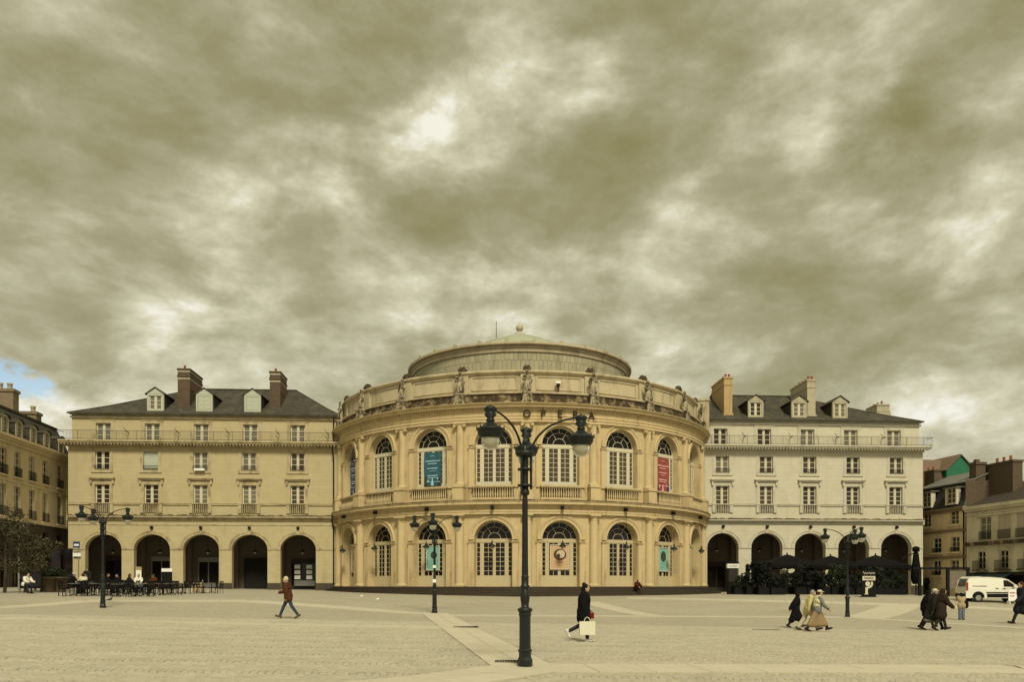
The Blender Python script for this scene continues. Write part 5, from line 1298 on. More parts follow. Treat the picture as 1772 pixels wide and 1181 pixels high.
# woman in black with bags
g = at(1010, 1112); _, hn, _, _ = person(g, radians(-8), hgt(1010, 1010, 1112)*.985, dict(WALK, thigh_r=10, knee_r=4, foot_r=8, thigh_l=-10, knee_l=52, foot_l=-62, arm_r=-4, elbow_r=16, arm_l=-5, lean=3), dict(top=(black, .55, .05), legs=djean, hair='black', long=True, bun=True, shoes=wshoe), 'person in a black coat and white shoes carrying bags in front of the steps')
hold_bag(hn[-1]+Vector((.03,-.06,-.02)), .44, .38, .12, cloth('cream_paper_bag', (.62,.60,.46), .04), 'large cream paper bag held by the person in black', rz=.1)
hold_bag(hn[-1]+Vector((.16,.10,.16)), .15, .17, .08, cloth('red_leather', (.13,.014,.012)), 'small dark red bag held above the cream paper bag', 'handbag', rz=.2, drop=.06)
# three women walking right
g = at(1377, 1088); person(g, radians(-4), hgt(1377, 1026, 1088), dict(WALK, arm_l=-34, elbow_l=4, arm_r=-38, elbow_r=6, lean=8), dict(top=(black, 1.35, .04), legs=black, hair=None, hat=(black, 'scarf')), 'person in a long black coat, leftmost of the three walking together')
g = at(1399, 1093); person(g, radians(-3), hgt(1399, 1020, 1093), dict(WALKR, lean=10, head_fwd=.05), dict(top=(cloth('yellow_knit', (.50,.45,.20)), .35, .03), legs=cloth('cream_trouser', (.45,.40,.28)), wide=.03, hair='grey', shoes=cloth('dark_shoe', (.02,.016,.014))), 'person in a yellow cardigan and cream trousers between the two others')
g = at(1414, 1094.5); person(g, radians(-2), hgt(1414, 1020, 1094.5), dict(WALK, thigh_l=34, thigh_r=-24, lean=7), dict(top=(cloth('grey_knit', (.16,.16,.15)), .1, .02), legs=black, skirt=(cloth('camel_skirt', (.27,.19,.10)), .62), hair='brown', hat=(cloth('cream_knit', (.5,.45,.3)), 'cap'), vest=cloth('pale_vest', (.60,.55,.36), .06), boots=True), 'person in a pale vest with grey sleeves and a long camel skirt striding right')
# right-hand group
dkc = cloth('charcoal_coat', (.02,.018,.016)); gsk = cloth('grey_patterned_skirt', (.13,.12,.10), .5)
g = at(1604, 1090); _, hn, _, _ = person(g, radians(4), hgt(1604, 1022, 1090), dict(WALK, lean=8, arm_r=10, elbow_r=10), dict(top=(black, .6, .05), legs=cloth('brown_trouser', (.04,.03,.025)), hair='black', hat=(black, 'hood'), group='three dark-coated walkers'), 'person in black with a hood carrying a red bag, leftmost of the dark trio')
hold_bag(hn[-1]+Vector((-.1,-.05,0)), .36, .30, .14, cloth('red_shopping_bag', (.30,.055,.03)), 'red shopping bag swinging beside the dark trio', drop=.1)
g = at(1614, 1092); person(g, radians(0), hgt(1614, 1019, 1092)*1.0, dict(WALKR, lean=6), dict(top=(dkc, .85, .06), legs=black, skirt=(gsk, .3), hair='grey', hat=(cloth('cream_cap', (.55,.50,.36)), 'cap'), group='three dark-coated walkers'), 'person in a cream cap and charcoal coat in the middle of the dark trio')
g = at(1628, 1093); person(g, radians(-3), hgt(1628, 1020, 1093), dict(WALK, thigh_l=20, thigh_r=-14, lean=8), dict(top=(cloth('dark_brown_coat', (.03,.02,.014)), .75, .05), legs=cloth('dark_cord', (.03,.026,.022)), hair='black', hat=(MATS['dark_brown_coat'], 'hood'), group='three dark-coated walkers'), 'person in dark brown leading the dark trio to the right')
# photographer seen from behind
g = at(1664, 1074); _, hn, hd_, ch = person(g, radians(78), hgt(1664, 1027, 1074)*1.0, dict(STAND, arm_l=62, elbow_l=78, arm_r=55, elbow_r=85, wrist_y=-.08), dict(top=(cloth('beige_jumper', (.36,.28,.16)), .15, .03), legs=cloth('faded_denim', (.13,.15,.17)), wide=.03, hair='black', long=True), 'person in beige and faded jeans standing with raised camera near the van')
cmr = thing('camera', 'small black camera held up by the standing person near the van', 'camera', hd_+Vector((-.1, .20, .0)), radians(78))
MB().box(-.04, .04, -.07, .07, -.045, .045).build('camera_body', M['plast'], cmr); MB().tube([(.04,0,0), (.10,0,0)], .035, 10).build('lens', M['plast'], cmr)
bp = thing('backpack', 'dark bag hanging on the hip of the person with the camera', 'bag', ch+Vector((.22,-.05,-.45)))
solid('bag_body', [((0,0,.1), (0,0,.3), .13, .12)], [], black, bp, .02, 3)
# runner cut by the right edge
g = at(1771, 1081); person(g, radians(175), hgt(1771, 1005, 1081), dict(WALKR, thigh_l=-30, knee_l=30, foot_l=-40, lean=6), dict(top=(cloth('navy_coat', (.018,.018,.025)), .8, .05), legs=cloth('black_tights', (.02,.018,.02)), hair='brown', long=True, boots=True), 'person in a dark coat half cut by the right picture edge')
# seated on the opera steps
ph = math.atan2(.0, 1); sx, sy = 1096, 0
stp_ = OP.location+pol(23.6*U, radians(28.4), 0)
person(Vector((stp_.x, stp_.y, .88)), radians(28.4-90), 1.7, dict(sit=True, seat_z=.27, thigh_l=82, knee_l=70, thigh_r=88, knee_r=72, arm_l=38, elbow_l=40, arm_r=40, elbow_r=35, lean=22, head_fwd=.05), dict(top=(cloth('dark_red_jacket', (.055,.016,.012)), .2, .05), legs=cloth('brown_trouser', (.04,.03,.025)), hair='brown', hat=(cloth('dark_red_jacket', (.10,.022,.018)), 'hood')), 'person in a dark red jacket sitting on the opera steps')
# ================================================================== CAFÉ BEFORE THE LEFT ARCADE
CH = thing('cafe_chair', 'dark café chair among the tables before the left arcade', 'chair', at(150, 1030), 0, 'café chairs before the left arcade')
m = MB(); m.box(-.21, .21, -.21, .21, .43, .46).box(-.2, .2, -.2, .2, .40, .429); m.build('seat', M['black'], CH)
m = MB(); m.tube([(-.21,-.2,.45), (-.23,-.22,.7), (-.2,-.24,.92)], .017, 6).tube([(-.21,.2,.45), (-.23,.22,.7), (-.2,.24,.86)], .017, 6)
for i in range(5): m.tube([(-.215-.01*abs(i-2), -.2+.1*i, .86), (-.22, -.18+.09*i, .48)], .012, 5)
m.box(-.23, -.19, -.25, .25, .80, .88).box(-.235, -.2, -.2, .2, .6, .65); m.build('backrest', M['black'], CH)
LEGM = [MB().tube([(sx*.19, sy*.19, .42), (sx*.22, sy*.22, 0)], .016, 6).mesh('leg', M['black']) for sx in (-1, 1) for sy in (-1, 1)]
for l in LEGM: link('leg', l, CH)
TB = thing('cafe_table', 'round dark café table before the left arcade', 'table', at(160, 1030), 0, 'café tables before the left arcade')
MB().lathe([(.34,.70), (.36,.71), (.36,.735), (.34,.74), (.001,.74)], 18).build('tabletop', M['zinc'], TB)
MB().lathe([(.035,.06), (.03,.35), (.03,.70)], 8).build('pedestal', M['black'], TB)
m = MB(); 
for i in range(4): a = pi/4+i*pi/2; m.tube([(0,0,.1), (.2*cos(a), .2*sin(a), .05), (.28*cos(a), .28*sin(a), .015)], .022, 6)
m.build('foot', M['black'], TB)
first = [True, True]
def put(root, i, p, rz):
    if first[i]: root.location = p; root.rotation_euler = (0, 0, rz); first[i] = False; return root
    return dup(root, p, rz)
RF = random.Random(11)
spots = [(128,1030), (146,1027), (163,1030), (160,1025), (186,1029), (203,1031), (204,1026), (221,1028), (238,1031), (252,1029), (262,1027), (245,1024.5), (281,1029), (296,1027), (316,1026), (352,1026), (366,1025), (226,1024.5), (186,1024)]
for (px, py) in spots:
    g = at(px, py+2); put(TB, 1, g, RF.uniform(0, 1.5))
    n = RF.choice([2, 3, 3, 4]); a0 = RF.uniform(0, 6.28)
    for i in range(n):
        a = a0+i*2*pi/n+RF.uniform(-.25, .25); rr = RF.uniform(.58, .78); x, y = g.x+rr*cos(a), g.y+rr*sin(a)
        put(CH, 0, Vector((x, y, G(x, y))), a+pi+RF.uniform(-.3, .3))
SIT = dict(sit=True, seat_z=.46, thigh_l=84, knee_l=84, thigh_r=88, knee_r=80, arm_l=35, elbow_l=50, arm_r=38, elbow_r=45, lean=8)
def seated(px, py, rz, wear, label, H=1.7, **kw):
    g = at(px, py+2); c = put(CH, 0, Vector((g.x, g.y, g.z)), rz); person(g, rz, H, dict(SIT, **kw), wear, label)
wtop = cloth('white_shirt', (.62,.60,.52)); 
seated(44, 1026, -.5, dict(top=(wtop, .1, .03), legs=djean, hair='brown'), 'person in white seated at the far left near the planters', lean=25)
seated(125, 1025, .3, dict(top=(black, .2, .04), legs=black, hair='black', hat=(cloth('white_band', (.5,.48,.4)), 'cap')), 'person in black with a pale cap seated under the blue sign')
seated(146, 1027, 2.6, dict(top=(cloth('cream_shawl', (.58,.53,.38)), .1, .04), legs=black, hair='brown', long=True), 'person in a cream top seated beside the first arch', lean=14)
seated(152, 1022, -2.8, dict(top=(dkc, .2, .04), legs=black, hair='black'), 'person in dark clothes seated behind the cream-topped person')
seated(240, 1026, -1.2, dict(top=(wtop, .1, .03), legs=jean, hair='grey'), 'person in a white shirt seated before the second arch')
seated(208, 1026, -2.4, dict(top=(black, .2, .04), legs=black, hair='black'), 'person in black seated with back to the second arch', lean=14)
seated(222, 1024, .5, dict(top=(dkc, .2, .04), legs=djean, hair='brown', long=True), 'long-haired person in charcoal seated right of the left street lamp')
seated(268, 1026, 2.9, dict(top=(cloth('brown_leather', (.075,.028,.012)), .2, .04), legs=black, hair='brown'), 'person in a brown jacket seated before the pier after the second arch')
seated(184, 1024, .2, dict(top=(black, .2, .04), legs=black, hair='brown'), 'person in black seated behind the left street lamp')
g = at(151, 1020.5); person(g, -1.2, 1.72, STAND, dict(top=(dkc, .2, .05), legs=black, hair='black'), 'standing person in dark coat at the pier of the first arch')
# easel board, menu boards, planters, signs
g = at(341, 1025); t = thing('menu_board', 'low pale wooden board leaning before the third arch', 'menu board', g, .1)
MB().box(-.42, .42, -.02, .02, .05, .85, Matrix.Rotation(-.25, 4, 'X')).build('panel', M['wood'], t)
m = MB(); m.tube([(.5,0,.0), (.35,.25,.9)], .025, 5).tube([(-.45,.05,0), (-.4,.2,.8)], .02, 5); m.build('leg', M['paper'], t)
def aboard(px, py, w, h, mt, mh, label):
    g = at(px, py); t = thing('menu_board', label, 'menu board', g, .05)
    MB().box(-w/2, w/2, -.03, .03, .1, h).build('panel', mt, t); MB().box(-w/2-.02, w/2+.02, -.04, .04, h+.001, h+.28).build('header', mh, t)
    for sx in (-1, 1): MB().box(sx*w/2-.03, sx*w/2+.03, -.2, .2, 0, .1).build('foot', M['black'], t)
aboard(289, 1022, .85, 1.55, M['plast'], M['paper'], 'dark menu board with white header at the pier after the second arch')
aboard(240, 1021, .45, 1.65, M['paper'], M['wood'], 'white menu stand in the second arch of the left arcade')
g = at(136, 1021); t = thing('street_sign', 'blue and white street sign on a post left of the first arch', 'sign', g, 0)
MB().tube([(0,0,0), (0,0,3.7)], .04, 8).build('post', M['steel'], t); o = MB().box(-.42, .12, -.06, -.03, 3.35, 3.85).build('blue_panel', blue, t); MB().box(-.34, .05, -.066, -.0605, 3.5, 3.66).build('legend', M['paper'], o)
MB().box(-.5, .2, -.06, -.03, 2.65, 2.95).build('white_panel', M['paper'], t)
def leaves(n, fn, size, seed):
    r = np.random.RandomState(seed); m = MB(); V = []; Fc = []
    for i in range(n):
        c = fn(r); a, b = r.normal(size=3), r.normal(size=3); a /= np.linalg.norm(a)+1e-6; b -= a*a.dot(b); b /= np.linalg.norm(b)+1e-6
        s = size*r.uniform(.6, 1.3); k = len(V)
        V += [tuple(c-a*s), tuple(c+b*s*.55), tuple(c+a*s), tuple(c-b*s*.55)]; Fc.append([k, k+1, k+2, k+3])
    m.v = V; m.f = Fc; m.sm = [False]*n; m.mi = [0]*n; return m
def clumps(seed, n, box, rad):
    r = np.random.RandomState(seed); cs = [np.array([r.uniform(-box[0], box[0]), r.uniform(-box[1], box[1]), r.uniform(box[2], box[3])]) for _ in range(n)]
    rr = [r.uniform(.6, 1.25)*rad for _ in range(n)]
    def fn(q):
        i = q.randint(n); d = q.normal(size=3); d /= np.linalg.norm(d)+1e-6; return cs[i]+d*rr[i]*q.uniform(.35, 1.)**.6*np.array([1, 1, .8])
    return fn
def tree(loc, H, crown, n, seed, lm, label, trunk=.11):
    t = thing('tree', label, 'tree', loc); r = random.Random(seed)
    tk = MB(); tk.tube([(0,0,-.1), (.05,.03,H*.25), (.0,.08,H*.5), (.06,.0,H*.8)], [trunk, trunk*.8, trunk*.6, trunk*.25], 7)
    for i in range(9):
        a = r.uniform(0, 6.28); z = H*r.uniform(.25, .6); l = crown*r.uniform(.6, 1.); tk.tube([(0,.05,z), (l*.5*cos(a), l*.5*sin(a), z+l*.5), (l*cos(a), l*sin(a), z+l*r.uniform(.6, 1.2))], [trunk*.45, trunk*.25, .012], 5)
    tk.build('trunk', M['bark'], t)
    leaves(int(n*.42), clumps(seed, 26, (crown*.75, crown*.75, H*.28, H*.95), crown*.36), .085, seed).build('crown', lm, t)
for i, (px, py, H, cr, lab) in enumerate([(8, 1027, 5.7, 1.7, 'brownish leafy tree at the left picture edge before the granite arcade'), (44, 1026, 5.1, 1.7, 'brownish leafy tree behind the person in white at the far left'), (72, 1025, 3.9, 1.1, 'smaller brownish tree right of the two at the far left')]):
    tree(at(px, py), H, cr, 5200, 30+i, M['brown'], lab)
for px in (85, 104):
    g = at(px, 1026); t = thing('planter', 'brown planter with low shrub, %s of the pair left of the café' % ('left' if px == 85 else 'right'), 'planter', g, 0, 'planters left of the café')
    MB().lathe([(.3,0), (.42,.95), (.46,.95), (.46,1.03), (.38,1.03), (.3,.9)], 14).build('pot', M['brick'], t); leaves(900, clumps(px, 7, (.3,.3,1.1,1.55), .28), .07, px).build('shrub', M['green'], t)
for i, px in enumerate((33, 61, 82)):
    g = at(px, 1023); t = thing('glass_screen', 'terrace glass screen with pale posts at the far left, number by place: %s' % ('leftmost', 'middle', 'rightmost')[i], 'screen', g, radians(12), 'glass screens of the left terrace'); t['label'] = '%s terrace glass screen with pale posts under the trees' % ('leftmost', 'middle', 'rightmost')[i]
    MB().box(-.06, .06, -.06, .06, 0, 3.1).build('post', M['steel'], t); MB().box(.07, 1.7, -.02, .02, .3, 3.0).build('pane', M['glass'], t); MB().box(.06, 1.72, -.05, .05, 3.0, 3.1).build('top_rail', M['black'], t); MB().box(.06, 1.72, -.05, .05, .15, .299).build('bottom_rail', M['black'], t)
def pigeon(px, py, label):
    t = thing('pigeon', label, 'pigeon', at(px, py), R.uniform(0, 6)); pm = cloth('pigeon_grey', (.05,.05,.05))
    solid('body', [((-.08,0,.1), (.06,0,.14), .045, .06), ((.06,0,.15), (.1,0,.22), .035, .028), ((-.1,0,.1), (-.22,0,.07), .035, .02)], [((.12,0,.24), (.035,.03,.032))], pm, t, .012, 2)
    m = MB(); m.tube([(0,.03,.08), (.0,.03,0)], .006, 4).tube([(0,-.03,.08), (.0,-.03,0)], .006, 4).tube([(.145,0,.24), (.175,0,.232)], [.01, .002], 5); m.build('legs_and_beak', M['terra'], t)
pigeon(190, 1042, 'pigeon on the setts right of the left lamp foot'); pigeon(314, 1031.5, 'pigeon on the setts before the third arch')
# ================================================================== TERRACE BEFORE THE RIGHT ARCADE
def parasol(px, Y, pyt, wid, label):
    x, zt_ = wpx(px, pyt, Y); g = G(x, Y); t = thing('parasol', label, 'parasol', (x, Y, g), TH, 'black parasols of the right terrace'); h = zt_-g
    MB().tube([(0,0,0), (0,0,h-.05)], .05, 8).build('pole', M['black'], t); MB().box(-.5, .5, -.5, .5, 0, .1).build('base', M['plast'], t)
    c = MB(); a = wid/2; zl = h-1.0; b = a*.97
    p = [(-a,-a*.8,zl), (a,-a*.8,zl), (a,a*.8,zl), (-a,a*.8,zl)]; c.add(p+[(0,0,h)], [[0,1,4], [1,2,4], [2,3,4], [3,0,4]])
    for i in range(4):
        u, v = Vector(p[i]), Vector(p[(i+1)%4]); k = 8
        for j in range(k):
            s0, s1 = u.lerp(v, j/k), u.lerp(v, (j+1)/k); mdl = (s0+s1)/2
            c.add([s0, s1, s1-Vector((0,0,.24)), mdl-Vector((0,0,.32)), s0-Vector((0,0,.24))], [[0,1,2,3,4]])
    c.build('canopy', M['canvas'], t)
    for i in range(4): MB().tube([(0,0,h-.1), (p[i][0]*.98, p[i][1]*.98, zl-.03)], .02, 5).build('rib', M['black'], t)
    MB().ball((0,0,h+.06), .08, 8, 6).build('finial', M['black'], t)
parasol(1362, 72, 960, 5.2, 'leftmost wide black parasol, before the second and third right arches'); parasol(1437, 72, 962, 4.7, 'middle black parasol behind the right street lamp'); parasol(1515, 72, 961, 4.6, 'rightmost open black parasol before the last two arches')
x, zt_ = wpx(1585, 950, 70.5); g = G(x, 70.5); t = thing('folded_parasol', 'tall folded black parasol at the right end of the terrace', 'parasol', (x, 70.5, g))
MB().tube([(0,0,0), (0,0,zt_-g)], .05, 8).build('pole', M['black'], t)
MB().lathe([(.28,1.0), (.42,1.5), (.40,2.2), (.30,3.0), (.22,3.7), (.14,zt_-g-.3), (.3,zt_-g-.28), (.3,zt_-g+.1), (.05,zt_-g+.2)], 10).build('folded_canopy', M['canvas'], t)
MB().tube([(0,0,zt_-g-.3), (-1.2,0,zt_-g-.9)], .05, 5).tube([(0,0,zt_-g-2.0), (-1.2,0,zt_-g-1.75)], .06, 5).build('arm', M['black'], t)
def front(px): p = gpx(px, 1029.5); return p
RB = random.Random(3)
for i, px in enumerate(range(1282, 1660, 21)):
    g = at(px, 1030+RB.uniform(-.6, .8)); H = RB.uniform(1.3, 2.0) if not (px in (1303, 1324, 1387, 1450)) else 2.7
    where = ['at the left end of the row', 'second from the left end', 'third from the left end'][i] if i < 3 else ('beneath the parasols, %s of the %s' % (('first','second','third','fourth','fifth','sixth','seventh','eighth','ninth','tenth','eleventh','twelfth','thirteenth','fourteenth','fifteenth','sixteenth')[(i-3)], 'row after the third'))
    t = thing('planter_box', 'dark planter box with evergreen shrub %s' % where, 'planter', g, TH, 'planter boxes edging the right terrace')
    W_ = 1.22; b = MB(); b.box(-W_/2, W_/2, -.25, .25, 0, .62); b.box(-W_/2-.02, W_/2+.02, -.27, .27, .621, .66); b.build('box', M['plast'], t)
    leaves(2400 if H < 2.2 else 3800, clumps(px, 20 if H < 2.2 else 34, (W_*.46, .24, .75, H), .27), .085, px).build('shrub', M['greend'] if i % 4 else M['green'], t)
    if H > 2.2: MB().tube([(0,0,.6), (.03,0,H*.8)], [.05, .02], 6).build('stem', M['bark'], t)
for i, (px, py, rz) in enumerate([(1332, 1027, .4), (1420, 1026.5, 2.5), (1478, 1026.5, 1.2), (1540, 1026.5, -.6), (1563, 1027, 2.)]):
    g = gpx(px, py); y = g.y+3; p = Vector((g.x*y/g.y, y, G(g.x*y/g.y, y)))
    dup(TB, p, rz, 'dark round table on the right terrace', 'tables of the right terrace')
    for q in (0, 2.1, 4.2):
        pp = p+Vector((.75*cos(q+rz), .75*sin(q+rz), 0)); dup(CH, pp, q+rz+pi, 'dark chair at the tables of the right terrace', 'chairs of the right terrace')
for px, lab, hc, tp in ((1478, 'person with blond hair seated behind the terrace planters', 'blond', black), (1336, 'person with grey hair seated behind the left terrace shrubs', 'grey', dkc), (1556, 'person in pale top seated near the folded parasol', 'brown', wtop), (1619, 'person in a light top standing at the pergola', 'grey', wtop)):
    g = gpx(px, 1028); y = g.y+2.4; p = Vector((g.x*y/g.y, y, G(g.x*y/g.y, y)))
    dup(CH, p, -2., 'dark chair at the tables of the right terrace', 'chairs of the right terrace'); person(p, -2., 1.72, SIT, dict(top=(tp, .1, .03), legs=black, hair=hc), lab.replace('standing', 'seated'))
for i, (px, H) in enumerate(((1512, 2.2), (1546, 2.3), (1600, 2.4), (1630, 2.8))):
    g = gpx(px, 1030.2); y = g.y+1.9; p = Vector((g.x*y/g.y, y, G(g.x*y/g.y, y)))
    t = thing('potted_tree', 'dark potted tree standing behind the planter boxes, ' + ('beside the café sign', 'between café sign and folded parasol', 'right of the folded parasol', 'before the pergola mesh')[i], 'potted tree', p, 0, 'potted trees of the right terrace')
    MB().lathe([(.28,0), (.38,.6), (.41,.6), (.41,.66), (.3,.66)], 12).build('pot', M['plast'], t); MB().tube([(0,0,.5), (.04,0,H*.8)], [.05, .02], 6).build('stem', M['bark'], t)
    leaves(3000, clumps(px, 26, (.75, .5, .9, H), .33), .09, px).build('crown', M['greend'], t)
# windbreak rail behind planters
g0, g1 = front(1290), front(1640); dw = Vector((g1.x-g0.x, g1.y-g0.y, 0)); Lw = dw.length; zw = min(g0.z, g1.z); t = thing('terrace_windbreak', 'long dark glazed windbreak frame behind the terrace shrubs', 'windbreak', (g0.x, g0.y+1.1, zw), math.atan2(dw.y, dw.x))
for i in range(9):
    x = Lw*i/8; MB().box(x-.05, x+.05, -.05, .05, -.3, 2.35).build('post', M['black'], t)
    if i < 8: MB().box(x+.06, x+Lw/8-.06, -.015, .015, .3, 1.5).build('pane', M['glass'], t)
MB().box(-.05, Lw+.05, -.06, .06, 2.351, 2.45).build('top_rail', M['black'], t); MB().box(-.05, Lw+.05, -.09, -.051, 1.55, 1.66).build('mid_rail', M['black'], t)
# café sign board with the big P
g = at(1503, 1034); t = thing('cafe_sign', 'upright black café sign with white lettering and a large white P', 'sign', g, TH)
MB().box(-.62, .62, -.05, .05, .05, 2.25).build('board', M['plast'], t); MB().box(-.7, .7, -.2, .2, 0, .049).build('foot', M['black'], t)
m = MB(); n = 26
m.tube([(-.52+1.04*i/n, -.062, 2.02+.09*sin(i*1.35)+(.06 if i in (0, 1, 13, 22) else 0)) for i in range(n+1)], .022, 5).build('script_line', M['white'], t); t.scale = (.88,)*3
o = MB().box(-.56, .56, -.065, -.051, 1.42, 1.78).build('label_panel', M['white'], t); textbars(t, [(-.42, .42, 1.55, .12)], -.067, M['plast'])
m = MB(); k = 28; cx, cz = -.10, 1.12
m.prism([(cx+.21*cos(2*pi*i/k), cz+.21*sin(2*pi*i/k)) for i in range(k)], -.066, -.051)
arc = [(cx+.46*cos(a), cz+.02+.46*sin(a)*.9) for a in [radians(28)-radians(118)*i/16 for i in range(17)]]; arc2 = [(cx+.29*cos(a), cz+.02+.29*sin(a)*.9) for a in [radians(28)-radians(118)*i/16 for i in range(17)]]
for i in range(16): m.prism([arc[i], arc[i+1], arc2[i+1], arc2[i]], -.067, -.051)
m.prism([(-.31, .84), (-.1, .84), (-.1, .31), (-.02, .22), (-.42, .22), (-.31, .31)], -.068, -.051); m.prism([(-.1, .72), (.02, .72), (.0, .85), (-.1, .85)], -.0685, -.051)
m.build('emblem', M['white'], t)
g = at(1267.5, 1029.5); t = thing('menu_stand', 'black menu stand with a white lit header beside the first right arch', 'menu stand', g, TH)
MB().box(-.42, .42, -.3, .3, 0, 1.1).build('cabinet', M['plast'], t); MB().box(-.36, .36, -.15, .15, 1.101, 2.3).build('panel', M['ind'], t); MB().box(-.5, .5, -.18, .18, 2.301, 2.68).build('header', M['paper'], t); MB().box(-.52, .52, -.2, .2, 2.681, 2.85).build('cap', M['plast'], t)
textbars(t, [(-.4, .4, 2.42, .12)], -.182, M['zinc'])
# pergola frame and mesh screen right of the terrace
x, zb_ = wpx(1640, 983, 69); g = G(x, 69); t = thing('pergola', 'dark pergola frame with a grey mesh panel left of the van', 'pergola', (x, 69, g), 0); hh = zb_-g
for a in (-2.4, .0, 1.7): MB().box(a-.12, a+.12, -.1, .1, 0, hh-.16).build('post', M['black'], t)
MB().box(-3.0, 1.85, -.12, .12, hh-.159, hh+.02).build('beam', M['black'], t); MB().box(.14, 1.56, -.02, .02, .7, hh-.2).build('mesh_panel', mat('grey_mesh', (.16,.14,.10), .9, .4, 5.), t)
# ================================================================== VAN
def van(loc, rz, label):
    t = thing('van', label, 'van', loc, rz)
    prof = [(-2.2,.42), (-2.22,.75), (-2.19,1.05), (-2.1,1.5), (-1.98,1.77), (-1.8,1.84), (-.6,1.87), (.35,1.80), (.75,1.68), (1.35,1.22), (1.5,1.12), (1.95,1.02), (2.15,.88), (2.2,.62), (2.18,.40)]
    def hw(z): return .89 if z < 1.05 else .89-(z-1.05)*.17
    low = [(2.18,.30), (-2.2,.30)]
    m = MB(); pts = prof+low; n = len(pts); vs = []
    for sy in (-1, 1):
        for x, z in pts: vs.append((x, sy*(hw(z)-(.10 if x > 1.9 and z > .35 else 0)), z))
    fs = [[i, (i+1)%n, (i+1)%n+n, i+n] for i in range(n)]
    bmv = [Vector(v) for v in vs]
    # side faces as fans of strips to stay planar enough
    c0 = len(vs); vs += [(-.2, -.89, .9), (-.2, .89, .9)]
    for i in range(n): fs += [[i, (i+1)%n, c0], [(i+1)%n+n, i+n, c0+1]]
    m.add(vs, fs, False); b = m.build('body', M['vanw'], t)
    q = b.modifiers.new('b', 'BEVEL'); q.width = .05; q.segments = 3; q.limit_method = 'ANGLE'; q.angle_limit = radians(25)
    lowm = MB()
    for sy in (-1, 1):
        y0, y1 = sorted((sy*.885, sy*.905)); lowm.box(-.75, .85, y0, y1, .34, .62).box(-.8, 1.55, y0, y1+.0, .66, .74)
        for wx in (-1.35, 1.35): lowm.prism([(wx+.43*cos(a), .36+.43*sin(a)) for a in [pi*i/12 for i in range(13)]]+[(wx-.36,.32), (wx+.36,.32)], y0+.002*sy, y1+.008*sy)
    lowm.box(-2.28, -2.16, -.84, .84, .34, .62).box(2.12, 2.24, -.8, .8, .32, .60); lowm.build('bumper_and_trim', M['plast'], t)
    g = MB()
    for sy in (-1, 1):
        y = lambda z: sy*(hw(z)+.006)
        p = [(.42,1.14), (.42,1.62), (.72,1.60), (1.22,1.22), (1.22,1.12)]; g.add([(x, y(z), z) for x, z in p], [[0,1,2,3,4]])
    g.build('side_window', M['glass'], t)
    MB().add([(-2.185,-.66,1.15), (-2.185,.66,1.15), (-2.03,.60,1.70), (-2.03,-.60,1.70)], [[0,1,2,3]]).build('rear_window', M['glass'], t, (-.015, 0, 0))
    MB().add([(.80,-.70,1.66), (.80,.70,1.66), (1.33,.76,1.255), (1.33,-.76,1.255)], [[0,1,2,3]]).build('windscreen', M['glass'], t, (.012, 0, .014))
    for sy in (-1, 1):
        y0, y1 = sorted((sy*.87, sy*.91)); MB().box(-2.19, -2.06, y0, y1, .85, 1.45).build('tail_light', M['redl'], t); MB().box(2.0, 2.16, sy*.70-.12, sy*.70+.12, .78, .95).build('headlight', M['glassg'], t)
        m = MB(); m.box(-.15, .05, min(sy*.9, sy*.925), max(sy*.9, sy*.925), 1.0, 1.04).box(.35, .55, min(sy*.9, sy*.925), max(sy*.9, sy*.925), 1.0, 1.04); m.build('handle', M['plast'], t)
        MB().box(-1.75, -.75, min(sy*.86, sy*.885), max(sy*.86, sy*.885), 1.16, 1.2).build('door_rail', M['plast'], t)
        MB().box(1.05, 1.2, min(sy*.9, sy*1.08), max(sy*.9, sy*1.08), 1.1, 1.3).build('mirror', M['vanw'], t)
        for wx in (-1.35, 1.35):
            w_ = MB(); w_.tube([(wx, sy*.70, .32), (wx, sy*.905, .32)], .32, 20); o = w_.build('wheel', M['rubber'], t); MB().tube([(wx, sy*.9, .32), (wx, sy*.915, .32)], .2, 14).build('rim', M['steel'], o)
    MB().box(-2.235, -2.205, -.27, .27, .68, .79).build('number_plate', M['paper'], t)
    return t
g = at(1717, 1042.5); vn = van(g, radians(-7), 'white panel van parked facing right before the shop house'); vn.scale = (.95,)*3
g = at(1752, 1047); t = thing('pavement_sign', 'small pale pavement sign standing before the front of the van', 'sign', g, .1)
MB().box(-.3, .3, -.02, .02, .25, 1.05).build('panel', M['paper'], t); m = MB()
for sx in (-.28, .28): m.box(sx-.02, sx+.02, -.15, .15, 0, .25)
m.build('legs', M['paper'], t); textbars(t, [(-.2, .2, .75, .1), (-.2, .15, .55, .08)], -.021, M['redl'])
for px, py, lab in ((626, 1033.5, 'white scrap of paper on the ground before the left end of the steps'), (654, 1039, 'white scrap of paper lying a little out from the steps')):
    tag(MB().add([(-.12,-.09,.02), (.13,-.07,.05), (.1,.1,.03), (-.1,.09,.07), (0,0,.1)], [[0,1,4], [1,2,4], [2,3,4], [3,0,4]]).build('litter', M['paper'], None, at(px, py)), lab, 'litter')
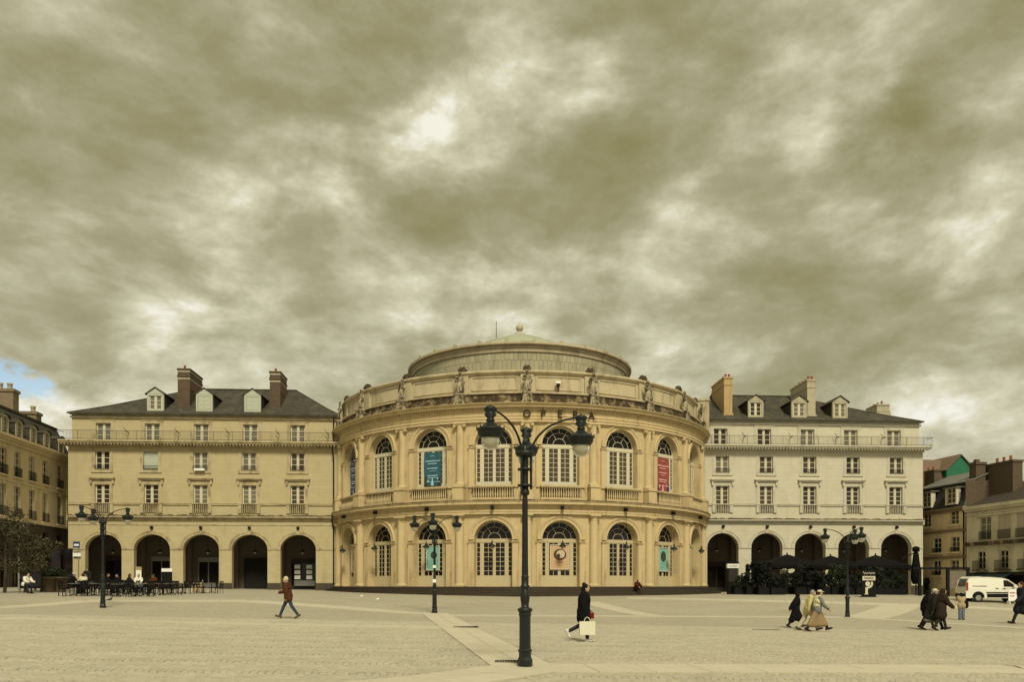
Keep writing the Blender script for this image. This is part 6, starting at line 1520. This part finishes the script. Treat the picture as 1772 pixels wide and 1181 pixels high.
# ================================================================== STATUES ON THE ATTIC
who = {2: 'statue at the far left of the attic, over the navy banner side', 3: 'second statue from the left on the opera attic', 4: 'third statue from the left, above the column right of the teal banner', 5: 'statue left of the one over the tall lamp', 6: 'statue right above the tall street lamp and the letter O', 7: 'statue above the letter A of the frieze', 8: 'statue above the column left of the red banner', 9: 'statue above the column right of the red banner', 10: 'statue at the far right end of the opera attic'}
SV = []
for k in range(3):
    r = random.Random(k); sg = 1 if k % 2 else -1
    hold = bpy.data.objects.new('h', None)
    caps = [((0,0,.05), (0,0,.9), .30, .25), ((.05*sg,-.06,.1), (.04*sg,-.1,.85), .22, .17), ((-.12,0,.05), (-.08,0,.8), .2, .15), ((0,0,.85), (0,0,1.35), .2, .2), ((-.16,0,1.55), (.16,0,1.55), .11, .11), ((0,0,1.35), (0,0,1.6), .2, .14), ((0,0,1.6), (.02*sg,-.03,1.85), .08, .08), ((.25*sg,0,1.55), (.34*sg,-.08,1.2), .09, .08), ((.34*sg,-.08,1.2), (.12*sg,-.25,1.25), .08, .06), ((-.25*sg,0,1.55), (-.36*sg,-.02,1.2), .09, .08), ((-.36*sg,-.02,1.2), (-.32*sg,-.12,.85), .075, .06)]
    if k == 1: caps += [((.12*sg,-.25,1.25), (.2*sg,-.3,1.7), .05, .1)]
    if k == 2: caps += [((-.32*sg,-.14,.85), (-.3*sg,-.2,.2), .05, .08), ((.36*sg,-.08,1.2), (.4*sg,-.02,1.9), .06, .05)]
    for i in range(7): x = -.24+.08*i; caps.append(((x,-.24+.1*abs(x)*2,.05), (x*.6,-.2,.85), .035, .03))
    ells = [((.02*sg,-.04,1.95), (.11,.12,.15)), ((.02*sg,.0,2.03), (.14,.14,.1))]
    o = solid('statue', caps, ells, M['statue'], None, .022, 2); SV.append(o.data); bpy.data.objects.remove(o)
for i, lab in who.items():
    o = link('statue', SV[i % 3], None, Vector((.93, 100, 0))+pol(22.05, colphi[i], 20.1), colphi[i]); o.scale = (1.22, 1.15, 1.04); scale_about_cam(o)
    tag(o, 'weathered stone '+lab, 'statue', 'statues standing along the opera attic')
